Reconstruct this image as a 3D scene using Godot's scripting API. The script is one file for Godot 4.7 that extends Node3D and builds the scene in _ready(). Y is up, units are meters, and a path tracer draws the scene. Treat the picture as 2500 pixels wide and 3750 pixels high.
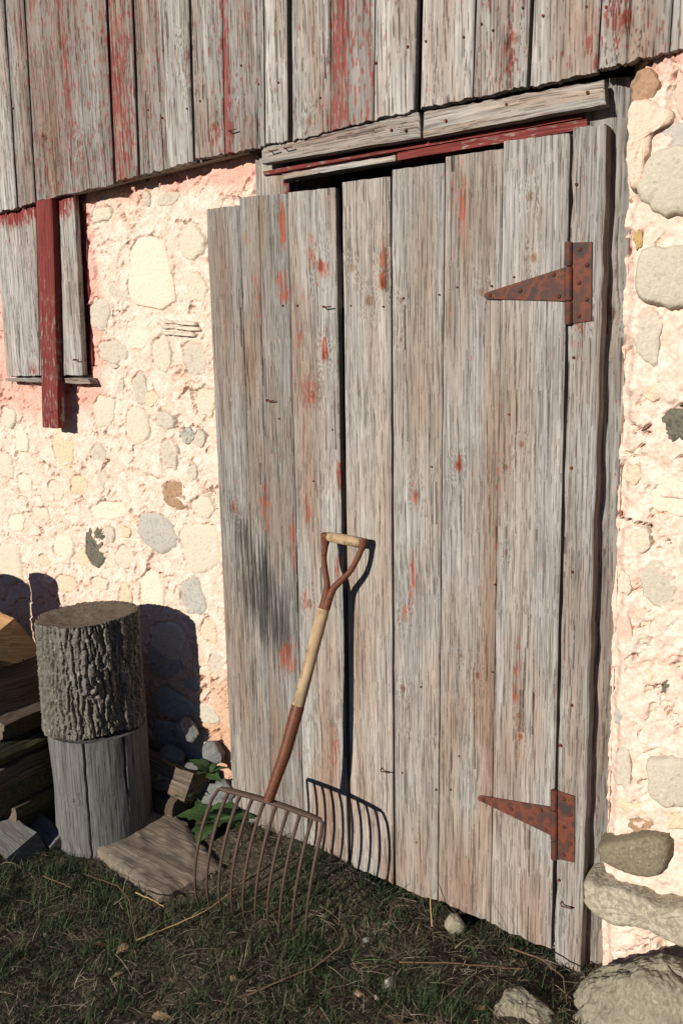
extends Node3D
# An old barn door in a rubble stone wall, low morning sun. Wall face is z = 0, x to the right, y up; the origin is the foot of the door's hinge edge.

const SIDING_NAILS := [[-0.103, 2.258], [-0.058, 2.233], [0.037, 2.229], [0.080, 2.217], [-0.201, 2.247], [-0.341, 2.240], [-0.245, 2.229], [-0.388, 2.237], [-0.475, 2.218], [-0.172, 2.227], [-1.871, 2.354], [-1.100, 2.221], [-1.203, 2.215], [-0.773, 2.229], [-0.842, 2.239], [-1.049, 2.232], [-0.899, 2.296], [-0.643, 2.169], [-1.729, 2.246], [-1.254, 2.244]]
const HEADER_NAILS := [[-0.440, 2.061], [-0.400, 2.054], [-0.294, 2.059], [-0.142, 2.069], [0.042, 2.061]]
const DOOR_NAILS := [[-0.315, 1.663], [-0.416, 1.661], [-0.268, 1.678], [-0.121, 1.691], [-0.178, 1.675], [-0.573, 1.651], [-0.474, 1.643], [-0.745, 1.660], [-0.797, 1.663], [-0.823, 1.352], [-0.707, 1.180], [-0.639, 1.325], [-0.538, 0.934], [-0.163, 0.950], [-0.372, 0.640], [-0.259, 0.469], [-0.168, 0.720], [-0.328, 0.354], [-0.284, 0.366], [-0.389, 0.179], [-0.432, 0.376], [-0.130, 1.374], [-0.338, 1.238]]
const JAMB_NAILS := [[0.025, 1.504], [0.026, 1.253], [0.035, 1.007], [0.042, 0.677], [0.016, 0.567], [0.022, 1.877], [0.021, 0.206], [0.056, 0.143]]
const DOOR_KNOTS := [[-0.086, 1.867, 0.0114], [-0.075, 1.731, 0.0104], [-0.567, 1.747, 0.0107], [-0.475, 1.702, 0.0155], [-0.518, 1.661, 0.0145], [-0.658, 1.526, 0.0143], [-0.705, 1.421, 0.0118], [-0.098, 1.304, 0.0088], [-0.266, 1.246, 0.0120], [-0.384, 1.164, 0.0128], [-0.420, 0.824, 0.0121], [-0.135, 1.036, 0.0069], [-0.209, 0.704, 0.0097], [-0.425, 1.656, 0.0076], [-0.138, 1.247, 0.0079], [-1.020, 1.078, 0.0139], [-0.734, 0.822, 0.0140], [-0.257, 0.749, 0.0062], [-0.204, 1.664, 0.0101], [-0.426, 1.559, 0.0064], [-0.095, 0.622, 0.0069], [-0.088, 0.566, 0.0081], [-0.428, 0.625, 0.0109], [-0.670, 1.760, 0.0169]]
const DOOR_PAINT := [[-0.792, 1.879, 0.015, 0.070, 1.50], [-0.795, 1.712, 0.036, 0.049, 0.75], [-0.697, 1.807, 0.020, 0.056, 0.80], [-0.666, 1.751, 0.034, 0.034, 0.80], [-0.723, 1.673, 0.023, 0.034, 0.30], [-0.472, 1.766, 0.017, 0.051, 0.90], [-0.478, 1.702, 0.021, 0.024, 0.60], [-0.662, 1.538, 0.020, 0.037, 0.80], [-0.713, 1.427, 0.041, 0.045, 0.85], [-0.741, 1.570, 0.013, 0.023, 0.60], [-0.624, 1.202, 0.010, 0.041, 0.90], [-0.732, 1.103, 0.017, 0.050, 0.75], [-0.893, 1.091, 0.030, 0.091, 0.75], [-0.790, 0.990, 0.008, 0.097, 1.30], [-0.635, 0.931, 0.012, 0.058, 0.70], [-0.823, 0.642, 0.049, 0.063, 0.95], [-0.255, 1.858, 0.014, 0.104, 0.80], [-0.391, 1.158, 0.017, 0.039, 0.75], [-0.395, 0.936, 0.018, 0.107, 0.85], [-0.422, 0.854, 0.019, 0.032, 0.70], [-0.266, 1.249, 0.017, 0.026, 0.85], [-0.100, 0.702, 0.020, 0.115, 0.55], [-0.092, 0.553, 0.010, 0.070, 0.60], [-0.657, 0.378, 0.023, 0.096, 0.60], [-0.279, 1.900, 0.011, 0.059, 0.40], [-0.923, 1.851, 0.011, 0.030, 0.60], [-0.889, 1.695, 0.009, 0.107, 0.40], [-0.159, 1.108, 0.011, 0.546, 0.35], [-0.290, 1.607, 0.007, 0.042, 0.40], [-0.084, 1.933, 0.014, 0.056, 0.30], [-0.752, 0.820, 0.016, 0.039, 0.60], [-1.002, 1.083, 0.021, 0.032, 0.40], [-0.440, 0.784, 0.019, 0.074, 0.35], [-0.012, 1.868, 0.010, 0.055, 0.30], [-0.809, 1.737, 0.015, 0.023, 0.40]]
const DOOR_BROWN := [[-0.18, 1.1, 0.03, 0.9, 0.8], [-0.42, 0.1, 0.12, 0.22, 0.9], [-0.25, 0.12, 0.12, 0.3, 1.0], [-0.08, 0.1, 0.12, 0.25, 0.9], [-0.7, 0.2, 0.14, 0.25, 0.9], [-0.55, 0.25, 0.1, 0.3, 0.6], [-0.95, 0.35, 0.14, 0.5, 0.8], [-0.18, 0.55, 0.04, 0.4, 0.8], [-0.5, 1.3, 0.05, 0.5, 0.5], [-0.93, 1.2, 0.04, 0.7, 0.6]]
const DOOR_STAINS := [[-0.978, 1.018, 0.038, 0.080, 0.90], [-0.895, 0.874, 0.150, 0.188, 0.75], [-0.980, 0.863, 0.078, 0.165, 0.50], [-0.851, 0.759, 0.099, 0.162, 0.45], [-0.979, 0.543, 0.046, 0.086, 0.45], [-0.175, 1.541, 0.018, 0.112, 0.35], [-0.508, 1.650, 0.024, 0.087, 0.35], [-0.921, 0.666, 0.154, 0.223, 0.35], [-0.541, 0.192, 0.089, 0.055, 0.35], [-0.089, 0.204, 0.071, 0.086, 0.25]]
const LEFT_STONES := [
	[-1.173, 1.871, 0.057, 0.050, "b"], [-1.169, 1.740, 0.046, 0.041, "b"], [-1.503, 1.734, 0.045, 0.041, "g"], [-1.598, 1.681, 0.051, 0.053, "g"], [-1.429, 1.607, 0.046, 0.052, "p"], [-1.547, 1.558, 0.065, 0.037, "g"],
	[-1.321, 1.544, 0.042, 0.058, "b"], [-1.184, 1.525, 0.045, 0.053, "g"], [-1.520, 1.440, 0.017, 0.026, "g"], [-1.430, 1.435, 0.034, 0.049, "g"], [-1.387, 1.402, 0.036, 0.025, "t"], [-1.609, 1.357, 0.052, 0.054, "b"],
	[-1.455, 1.316, 0.057, 0.065, "b"], [-1.264, 1.416, 0.034, 0.020, "t"], [-1.144, 1.392, 0.036, 0.043, "b"], [-1.324, 1.335, 0.039, 0.028, "g"], [-1.832, 1.226, 0.062, 0.081, "o"], [-1.650, 1.210, 0.040, 0.038, "g"],
	[-2.066, 1.241, 0.036, 0.041, "p"], [-2.189, 1.149, 0.059, 0.047, "b"], [-1.760, 1.097, 0.047, 0.041, "o"], [-1.644, 1.124, 0.029, 0.031, "g"], [-1.313, 1.223, 0.035, 0.047, "g"], [-1.232, 1.289, 0.032, 0.028, "d"],
	[-1.177, 1.280, 0.024, 0.029, "g"], [-1.217, 1.173, 0.024, 0.027, "g"], [-1.294, 1.092, 0.053, 0.045, "n"], [-1.382, 1.199, 0.024, 0.023, "p"], [-1.178, 1.062, 0.049, 0.034, "b"], [-1.706, 0.885, 0.056, 0.077, "k"],
	[-1.761, 0.825, 0.038, 0.044, "o"], [-1.389, 0.963, 0.094, 0.069, "G"], [-1.200, 0.929, 0.084, 0.078, "b"], [-1.621, 1.018, 0.089, 0.031, "p"], [-1.540, 0.949, 0.024, 0.020, "o"], [-1.625, 0.932, 0.027, 0.028, "g"],
	[-1.553, 0.856, 0.048, 0.045, "b"], [-2.204, 0.757, 0.078, 0.081, "b"], [-1.993, 0.797, 0.039, 0.025, "t"], [-1.874, 0.861, 0.054, 0.048, "p"], [-2.025, 0.908, 0.021, 0.019, "g"], [-1.244, 0.758, 0.051, 0.064, "G"],
	[-1.561, 0.722, 0.031, 0.049, "o"], [-1.431, 0.754, 0.059, 0.086, "p"], [-1.250, 0.666, 0.022, 0.021, "g"], [-1.375, 0.590, 0.083, 0.066, "p"], [-1.154, 0.545, 0.027, 0.047, "g"], [-1.265, 0.453, 0.042, 0.023, "G"],
	[-1.398, 0.508, 0.080, 0.063, "G"], [-1.358, 0.359, 0.100, 0.058, "G"], [-1.208, 0.361, 0.053, 0.036, "g"], [-1.326, 0.232, 0.129, 0.068, "G"], [-1.233, 0.120, 0.061, 0.039, "g"], [-1.259, 2.006, 0.047, 0.018, "g"],
	[-1.349, 2.016, 0.017, 0.022, "g"], [-1.554, 1.993, 0.053, 0.021, "b"], [-1.208, 1.978, 0.028, 0.020, "t"], [-1.477, 1.942, 0.038, 0.016, "t"], [-1.648, 1.714, 0.019, 0.020, "b"], [-1.547, 1.511, 0.021, 0.011, "g"],
	[-1.247, 1.344, 0.017, 0.014, "t"], [-1.506, 1.090, 0.025, 0.024, "b"], [-1.438, 1.153, 0.021, 0.021, "t"], [-1.894, 1.065, 0.044, 0.035, "b"], [-2.066, 1.086, 0.042, 0.040, "p"], [-1.991, 0.977, 0.051, 0.023, "b"],
	[-2.140, 0.931, 0.048, 0.034, "p"], [-1.885, 0.724, 0.065, 0.034, "t"], [-1.693, 0.748, 0.042, 0.023, "b"], [-2.133, 0.588, 0.071, 0.043, "t"], [-1.550, 0.609, 0.049, 0.032, "b"], [-1.611, 1.866, 0.021, 0.019, "b"],
	[-1.561, 1.834, 0.025, 0.011, "t"], [-1.494, 1.897, 0.024, 0.011, "p"], [-1.180, 0.652, 0.034, 0.036, "t"], [-1.165, 1.181, 0.017, 0.019, "b"], [-1.761, 0.979, 0.028, 0.025, "p"], [-2.137, 1.329, 0.042, 0.042, "b"],
	[-1.447, 1.050, 0.029, 0.015, "p"], [-1.862, 1.333, 0.043, 0.031, "p"], [-1.285, 0.814, 0.024, 0.021, "b"], [-2.366, 1.257, 0.086, 0.068, "b"], [-2.589, 0.984, 0.112, 0.073, "g"], [-2.387, 0.945, 0.076, 0.053, "p"],
	[-2.542, 0.714, 0.106, 0.056, "b"], [-2.704, 1.212, 0.096, 0.062, "t"]
]
const RIGHT_STONES := [
	[0.156, 2.057, 0.030, 0.036, "n"], [0.239, 2.036, 0.022, 0.052, "r"], [0.220, 1.948, 0.050, 0.025, "G"], [0.230, 1.857, 0.074, 0.067, "g"], [0.156, 1.752, 0.009, 0.024, "y"], [0.238, 1.670, 0.081, 0.064, "b"],
	[0.184, 1.544, 0.029, 0.053, "g"], [0.256, 1.353, 0.032, 0.043, "k"], [0.248, 1.201, 0.044, 0.042, "p"], [0.185, 1.095, 0.023, 0.028, "b"], [0.229, 0.998, 0.037, 0.054, "b"], [0.278, 0.766, 0.032, 0.033, "k"],
	[0.160, 0.857, 0.018, 0.065, "r"], [0.216, 0.780, 0.008, 0.017, "o"], [0.151, 0.676, 0.009, 0.028, "G"], [0.154, 0.993, 0.016, 0.027, "b"], [0.167, 0.540, 0.020, 0.050, "g"], [0.272, 0.538, 0.048, 0.060, "g"],
	[0.233, 0.448, 0.076, 0.031, "o"], [0.217, 0.404, 0.036, 0.022, "n"], [0.294, 0.301, 0.027, 0.035, "p"], [0.306, 1.100, 0.035, 0.058, "b"], [0.330, 1.336, 0.043, 0.055, "g"], [0.337, 1.516, 0.050, 0.053, "b"],
	[0.312, 1.862, 0.041, 0.059, "g"], [0.353, 0.862, 0.044, 0.059, "p"], [0.365, 0.641, 0.045, 0.061, "b"], [0.427, 0.471, 0.061, 0.051, "g"], [0.361, 1.688, 0.040, 0.068, "g"], [0.308, 2.082, 0.032, 0.032, "b"],
	[0.213, 0.668, 0.021, 0.019, "p"], [0.202, 1.427, 0.024, 0.021, "t"], [0.162, 1.244, 0.017, 0.023, "t"], [0.198, 0.917, 0.017, 0.020, "t"]
]

# ---------------------------------------------------------------- helpers
var rng := RandomNumberGenerator.new()
var nz := FastNoiseLite.new()
var taken := {}
var M := {}
var org := Vector3.ZERO
var NB := PackedByteArray()      # 512 x 512 seamless soft noise
var NE := PackedByteArray()      # 512 x 2048, drawn out eight times along the grain
var NF := PackedByteArray()      # 512 x 512 seamless fine noise

func numbered(called: String) -> String:
	var n: int = taken.get(called, 0)
	taken[called] = n + 1
	return called if n == 0 else "%s_%03d" % [called, n]

func thing(called: String, label: String, category: String, at := Vector3.ZERO, group := "") -> Node3D:
	var o := Node3D.new()
	o.name = numbered(called)
	add_child(o)
	o.position = at
	org = at
	tag(o, label, category, group)
	return o

func tag(o: Node, label: String, category: String, group := "") -> void:
	o.set_meta("label", label)
	o.set_meta("category", category)
	if group != "":
		o.set_meta("group", group)

func mb() -> Dictionary:
	return {"v": PackedVector3Array(), "t": PackedVector2Array(), "i": PackedInt32Array(), "r": []}

# a sheet of (nu + 1) x (nv + 1) points taken from f(u, v) -> [Vector3, Vector2]
func sheet(m: Dictionary, nu: int, nv: int, f: Callable, inside = null) -> void:
	m.r.append([m.i.size(), inside])
	var v: PackedVector3Array = m.v
	var t: PackedVector2Array = m.t
	var ix: PackedInt32Array = m.i
	var base := v.size()
	for j in nv + 1:
		for i in nu + 1:
			var r: Array = f.call(float(i) / nu, float(j) / nv)
			v.append(r[0] - org)
			t.append(r[1])
	for j in nv:
		for i in nu:
			var a := base + j * (nu + 1) + i
			ix.append_array([a, a + 1, a + nu + 2, a, a + nu + 2, a + nu + 1])
	m.v = v
	m.t = t
	m.i = ix

func fan(m: Dictionary, ring: Array, middle: Vector3, uvs: Callable, inside = null) -> void:
	m.r.append([m.i.size(), inside])
	var v: PackedVector3Array = m.v
	var t: PackedVector2Array = m.t
	var ix: PackedInt32Array = m.i
	var base := v.size()
	v.append(middle - org)
	t.append(uvs.call(middle))
	for p in ring:
		v.append(p - org)
		t.append(uvs.call(p))
	var n := ring.size()
	for k in n:
		ix.append_array([base, base + 1 + k, base + 1 + (k + 1) % n])
	m.v = v
	m.t = t
	m.i = ix

# commits the collected faces as one named mesh; closed shapes are turned outwards, open sheets towards `face`
func build(m: Dictionary, called: String, mat: Material, parent: Node = null, face := Vector3.ZERO) -> MeshInstance3D:
	var v: PackedVector3Array = m.v
	var ix: PackedInt32Array = m.i
	var n := PackedVector3Array()
	n.resize(v.size())
	var mid := Vector3.ZERO
	for p in v:
		mid += p
	mid /= maxf(1.0, v.size())
	var runs: Array = m.r
	for r in runs.size():
		var first: int = runs[r][0]
		var last: int = runs[r + 1][0] if r + 1 < runs.size() else ix.size()
		var about := mid
		if runs[r][1] is Vector3:
			about = runs[r][1] - org
		elif runs[r][1] is bool:
			about = Vector3.ZERO
			for k in range(first, last):
				about += v[ix[k]]
			about /= maxf(1.0, last - first)
		var vol := 0.0
		for k in range(first, last, 3):
			var a := v[ix[k]] - about
			var b := v[ix[k + 1]] - about
			var c := v[ix[k + 2]] - about
			var q := (c - a).cross(b - a)
			vol += q.dot(face) if face != Vector3.ZERO else q.dot(a + b + c)
		if vol < 0.0:
			for k in range(first, last, 3):
				var w := ix[k + 1]
				ix[k + 1] = ix[k + 2]
				ix[k + 2] = w
	for k in range(0, ix.size(), 3):
		var q := (v[ix[k + 2]] - v[ix[k]]).cross(v[ix[k + 1]] - v[ix[k]])
		n[ix[k]] += q
		n[ix[k + 1]] += q
		n[ix[k + 2]] += q
	for k in n.size():
		n[k] = n[k].normalized() if n[k].length_squared() > 1e-24 else Vector3.UP
	var arr := []
	arr.resize(Mesh.ARRAY_MAX)
	arr[Mesh.ARRAY_VERTEX] = v
	arr[Mesh.ARRAY_NORMAL] = n
	arr[Mesh.ARRAY_TEX_UV] = m.t
	arr[Mesh.ARRAY_INDEX] = ix
	var am := ArrayMesh.new()
	am.add_surface_from_arrays(Mesh.PRIMITIVE_TRIANGLES, arr)
	return put(am, called, mat, parent)

func put(mesh: Mesh, called: String, mat: Material, parent: Node = null, at := Vector3.ZERO) -> MeshInstance3D:
	var o := MeshInstance3D.new()
	o.mesh = mesh
	o.material_override = mat
	o.position = at
	if parent == null:
		o.name = numbered(called)
		add_child(o)
	else:
		o.name = called
		parent.add_child(o, true)
	return o

func n3(p: Vector3, freq: float) -> float:
	return nz.get_noise_3d(p.x * freq, p.y * freq, p.z * freq)

func n2(x: float, y: float) -> float:
	return nz.get_noise_2d(x, y)

# a tube through points with a radius at each
func tube(m: Dictionary, pts: Array, radii: Array, sides := 8, squash := Vector2.ONE) -> void:
	var n := pts.size()
	var frames := []
	var side := Vector3.ZERO
	for k in n:
		var d: Vector3 = (pts[mini(k + 1, n - 1)] - pts[maxi(k - 1, 0)]).normalized()
		if side == Vector3.ZERO:
			side = d.cross(Vector3.UP if absf(d.y) < 0.9 else Vector3.RIGHT).normalized()
		side = (side - d * side.dot(d)).normalized()
		frames.append([side, d.cross(side)])
	sheet(m, sides, n - 1, func(u: float, w: float) -> Array:
		var k := int(round(w * (n - 1)))
		var a := u * TAU
		return [pts[k] + frames[k][0] * cos(a) * radii[k] * squash.x + frames[k][1] * sin(a) * radii[k] * squash.y, Vector2(u * 0.1, w)], true)
	for e in [0, n - 1]:
		var ring := []
		for s in sides:
			var a := TAU * s / sides * (1.0 if e == 0 else -1.0)
			ring.append(pts[e] + frames[e][0] * cos(a) * radii[e] * squash.x + frames[e][1] * sin(a) * radii[e] * squash.y)
		fan(m, ring, pts[e], func(p: Vector3) -> Vector2: return Vector2(p.x, p.y), pts[1 if e == 0 else n - 2])

func bezier(a: Vector3, b: Vector3, c: Vector3, d: Vector3, n: int) -> Array:
	var out := []
	for k in n + 1:
		out.append(a.bezier_interpolate(b, c, d, float(k) / n))
	return out

# one board: its left and right edge given as [top, bottom] points, worn edges, ragged ends, a little cup and twist
func plank(called: String, mat: Material, parent: Node, tl: Vector2, tr: Vector2, bl: Vector2, br: Vector2, z: float, thick: float, rag_top: float, rag_bottom: float, uv: Callable, nx := 10, ny := 16, edge := 0.0015, cup := 0.0015) -> MeshInstance3D:
	var m := mb()
	var sd := rng.randf() * 500.0
	var twist := rng.randf_range(-0.002, 0.002)
	var at := func(u: float, w: float, back: float) -> Vector3:
		var l := tl.lerp(bl, w)
		var r := tr.lerp(br, w)
		var p := l.lerp(r, u)
		var e := 1.0 if u < 0.001 else (-1.0 if u > 0.999 else 0.0)
		if e != 0.0:
			p.x += (n2(p.y * 38.0, sd + u * 31.0) * 0.6 + n2(p.y * 9.0, sd + u * 77.0)) * edge * 1.3
		if w < 0.001:
			p.y -= absf(n2(u * 60.0 + sd, 3.0)) * rag_top * 1.6
		if w > 0.999:
			p.y += (absf(n2(u * 40.0 + sd, 9.0)) * 0.7 + n2(u * 3.0, sd) * 0.8) * rag_bottom
		var zz := z + cup * (0.5 - 4.0 * (u - 0.5) * (u - 0.5)) + twist * (w - 0.5) * (u - 0.5) * 4.0 + n2(p.y * 3.0 + sd, u * 4.0) * 0.0012
		return Vector3(p.x, p.y, zz - (thick if back > 0.5 else 0.0))
	var us := [0.0]
	for k in nx - 1:
		us.append((k + 1.0) / nx)
	us.append(1.0)
	# the front is set back a little along its two long edges, which rounds them
	sheet(m, nx + 2, ny, func(u: float, w: float) -> Array:
		var k := int(round(u * (nx + 2)))
		var uu: float = 0.0 if k == 0 else (1.0 if k == nx + 2 else (0.012 if k == 1 else (0.988 if k == nx + 1 else us[k - 1])))
		var p: Vector3 = at.call(uu, w, 0.0)
		if k == 1 or k == nx + 1:
			p.x = (at.call(0.0 if k == 1 else 1.0, w, 0.0) as Vector3).x + (0.003 if k == 1 else -0.003)
		if k == 0 or k == nx + 2:
			p.z -= 0.003
		return [p, uv.call(p)])
	sheet(m, 1, ny, func(u: float, w: float) -> Array:
		var p: Vector3 = at.call(u, w, 1.0)
		return [p, uv.call(p)])
	for s in [0.0, 1.0]:
		sheet(m, 1, ny, func(u: float, w: float) -> Array:
			var d: float = 1.0 - u if s == 0.0 else u
			var p: Vector3 = at.call(s, w, 0.0)
			p.z -= 0.003 + d * (thick - 0.003)
			return [p, uv.call(p) + Vector2(p.z * 0.8, 0)])
	for s in [0.0, 1.0]:
		sheet(m, nx, 1, func(u: float, w: float) -> Array:
			var p: Vector3 = at.call(u, s, 0.0)
			var d: float = w if s == 1.0 else 1.0 - w
			if d < 0.5 and (u < 0.001 or u > 0.999):
				p.z -= 0.003
			elif d > 0.5:
				p.z = z - thick
			return [p, uv.call(p) + Vector2(0, p.z * 0.5)])
	return build(m, called, mat, parent)

func nail(p: Vector3, r: float, parent: Node, bent := false) -> void:
	var m := mb()
	if bent:
		tube(m, [p - Vector3(0, 0, 0.004), p + Vector3(0, 0, 0.012), p + Vector3(0.004, -0.003, 0.016), p + Vector3(0.03, -0.002, 0.014)], [0.0018, 0.0018, 0.0018, 0.0018], 6)
		build(m, "nail", M.rust_dark, parent)
		return
	var c := CylinderMesh.new()
	c.top_radius = r * 0.8
	c.bottom_radius = r
	c.height = 0.006
	c.radial_segments = 8
	c.rings = 1
	var o := put(c, "nail", M.rust_dark if rng.randf() < 0.6 else M.rust_red, parent, p - org)
	o.rotation = Vector3(PI / 2 + rng.randf_range(-0.3, 0.3), 0, rng.randf_range(-0.3, 0.3))

# ---------------------------------------------------------------- computed textures
func noise_bytes(freq: float, sd: int, oct: int) -> PackedByteArray:
	var f := FastNoiseLite.new()
	f.noise_type = FastNoiseLite.TYPE_SIMPLEX_SMOOTH
	f.seed = sd
	f.frequency = freq
	f.fractal_octaves = oct
	var im := f.get_seamless_image(512, 512)
	im.convert(Image.FORMAT_L8)
	return im.get_data()

func splat(field: PackedFloat32Array, w: int, h: int, cx: float, cy: float, rx: float, ry: float, k: float) -> PackedFloat32Array:
	for j in range(maxi(0, int(cy - ry)), mini(h, int(cy + ry) + 1)):
		for i in range(maxi(0, int(cx - rx)), mini(w, int(cx + rx) + 1)):
			var d := ((i - cx) / rx) ** 2 + ((j - cy) / ry) ** 2
			if d < 1.0:
				field[j * w + i] += k * (1.0 - d) * (1.0 - d)
	return field

# weathered boards: [colour, relief]. Rect is in metres; boards are [left at top, left at bottom, red paint left, tone, brown]
func wood(w: int, h: int, rect: Rect2, boards: Array, knots: Array, paint: Array, stains: Array, light: Color, dark: Color, red: Color, weathered := []) -> Array:
	var sx := w / rect.size.x
	var sy := h / rect.size.y
	var top := rect.position.y + rect.size.y
	var fr := PackedFloat32Array()
	fr.resize(w * h)
	var fd := fr.duplicate()
	var fw := fr.duplicate()
	var fb := fr.duplicate()
	for p in weathered:
		fb = splat(fb, w, h, (p[0] - rect.position.x) * sx, (top - p[1]) * sy, p[2] * sx, p[3] * sy, p[4])
	var fk := fr.duplicate()
	for p in paint:
		fr = splat(fr, w, h, (p[0] - rect.position.x) * sx, (top - p[1]) * sy, p[2] * sx * 1.2, p[3] * sy * 1.5, p[4])
	for p in stains:
		fd = splat(fd, w, h, (p[0] - rect.position.x) * sx, (top - p[1]) * sy, p[2] * sx * 1.3, p[3] * sy * 1.3, p[4] * 0.78)
	for p in knots:
		var cx: float = (p[0] - rect.position.x) * sx
		var cy: float = (top - p[1]) * sy
		var r: float = p[2] * sx
		fk = splat(fk, w, h, cx, cy, r * 1.1, r * 1.5, 1.2)
		for j in range(maxi(0, int(cy - r * 7)), mini(h, int(cy + r * 7) + 1)):
			for i in range(maxi(0, int(cx - r * 4)), mini(w, int(cx + r * 4) + 1)):
				var du := (i - cx) / r
				var dv := (j - cy) / (r * 3.0)
				fw[j * w + i] -= r / sx * 0.7 * du * exp(-du * du * 0.45 - dv * dv)
	var col := PackedByteArray()
	col.resize(w * h * 3)
	var rel := PackedByteArray()
	rel.resize(w * h)
	var nb := boards.size()
	for j in h:
		var y := top - (j + 0.5) / sy
		var f := (j + 0.5) / h
		var b := 0
		var wb := -1
		var wav := 0.0
		for i in w:
			var x := rect.position.x + (i + 0.5) / sx
			while b + 1 < nb and x > lerpf(boards[b + 1][0], boards[b + 1][1], f):
				b += 1
			var bd: Array = boards[b]
			var o := j * w + i
			var sd := b * 97 + 13
			var t := y + b * 3.7
			if b != wb:
				wb = b
				wav = 0.006 * n2(t * 1.1, b * 7.0) + 0.0012 * n2(t * 5.0, b * 7.0 + 3.0)
			var s := x + fw[o] + wav
			var a := NB[(int(s * 1500.0 + sd) & 511) | ((int(t * 60.0) & 511) << 9)]
			var c := NE[(int(s * 2600.0 + sd) & 511) | ((int(t * 400.0) & 2047) << 9)]
			var e := NE[(int(s * 8000.0 + sd * 3) & 511) | ((int(t * 1150.0 + sd) & 2047) << 9)]
			var l := NB[(int(s * 420.0 + sd * 5) & 511) | ((int(t * 70.0) & 511) << 9)]
			var hair := NE[(int(s * 6600.0 + sd * 11) & 511) | ((int(t * 520.0 + 700.0) & 2047) << 9)]
			var v := clampf((a * 0.26 + c * 0.44 + e * 0.40) / 255.0 - 0.05, 0.0, 1.0)
			v = clampf((v - 0.5) * 1.25 + 0.62, 0.0, 1.0)
			if hair < 92:
				v = maxf(0.0, v - (92 - hair) * 0.019)
			var cr := absi(NB[(int(s * 900.0 + sd * 7) & 511) | ((int(t * 9.0) & 511) << 9)] - 128)
			var crack := 0.0
			if cr < 3 and l > 126 and bd[2] > -0.45:
				crack = 1.0 - cr * 0.33
			var tone: float = bd[3]
			var r := lerpf(dark.r, light.r, v) * tone
			var g := lerpf(dark.g, light.g, v) * tone
			var bl := lerpf(dark.b, light.b, v) * tone
			var br: float = clampf(bd[4] * 0.6 + (l - 128) / 150.0 + fb[o] * (0.8 + (128 - c) / 90.0), 0.0, 1.3)
			g *= 1.0 - 0.07 * br
			bl *= 1.0 - 0.12 * br
			# what is left of the paint: a thin reddish stain in the grain, and whole flakes
			var pr: float = bd[2] + fr[o] * (0.45 + (255 - c) / 260.0) * (0.7 + (255 - e) / 420.0)
			var wash: float = clampf((pr + 0.05 + fb[o] * 0.35 + (c - 128) / 260.0 + (l - 128) / 260.0) * 0.9, 0.0, 0.55)
			g *= 1.0 - 0.27 * wash
			bl *= 1.0 - 0.31 * wash
			r *= 1.0 - 0.16 * wash
			var fl := NF[(int(s * 1500.0 + sd * 9) & 511) | ((int(t * 380.0) & 511) << 9)]
			var pm: float = clampf((pr * 1.5 + (fl - 128) / 120.0 + (128 - e) / 240.0 + (128 - hair) / 420.0 - 0.78) * 4.0, 0.0, 0.9)
			if pm > 0.0:
				var q := 0.72 + 0.5 * v
				r = lerpf(r, red.r * q, pm)
				g = lerpf(g, red.g * q, pm)
				bl = lerpf(bl, red.b * q, pm)
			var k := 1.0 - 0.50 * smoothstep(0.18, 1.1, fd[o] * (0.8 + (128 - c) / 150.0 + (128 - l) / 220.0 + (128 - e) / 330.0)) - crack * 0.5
			var kn := fk[o]
			if kn > 0.0:
				var ring := 0.5 + 0.5 * sin(kn * 9.0 + c * 0.05 + e * 0.03)
				var kk := minf(1.0, kn * 1.3) * (0.55 + l / 400.0)
				r *= 1.0 - kk * (0.06 + 0.20 * ring)
				g *= 1.0 - kk * (0.16 + 0.26 * ring)
				bl *= 1.0 - kk * (0.22 + 0.26 * ring)
			k = maxf(0.08, k)
			col[o * 3] = int(clampf(r * k, 0.0, 1.0) * 255.0)
			col[o * 3 + 1] = int(clampf(g * k, 0.0, 1.0) * 255.0)
			col[o * 3 + 2] = int(clampf(bl * k, 0.0, 1.0) * 255.0)
			rel[o] = int(clampf(v * (1.0 - crack) + pm * 0.12, 0.0, 1.0) * 255.0)
	return [ImageTexture.create_from_image(Image.create_from_data(w, h, false, Image.FORMAT_RGB8, col)), ImageTexture.create_from_image(Image.create_from_data(w, h, false, Image.FORMAT_L8, rel))]

func wood_material(tex: Array, relief: float) -> StandardMaterial3D:
	var m := StandardMaterial3D.new()
	m.albedo_texture = tex[0]
	m.roughness = 0.92
	m.metallic_specular = 0.25
	m.heightmap_enabled = true
	m.heightmap_texture = tex[1]
	m.heightmap_scale = relief
	return m

func noise_tex(freq: float, oct: int, ramp: Array, sd: int, size := 512) -> NoiseTexture2D:
	var f := FastNoiseLite.new()
	f.seed = sd
	f.frequency = freq
	f.fractal_octaves = oct
	var t := NoiseTexture2D.new()
	t.width = size
	t.height = size
	t.seamless = true
	t.noise = f
	if not ramp.is_empty():
		var g := Gradient.new()
		g.offsets = PackedFloat32Array(range(ramp.size()).map(func(k): return 0.15 + 0.7 * k / (ramp.size() - 1.0)))
		g.colors = PackedColorArray(ramp)
		t.color_ramp = g
	return t

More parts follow.
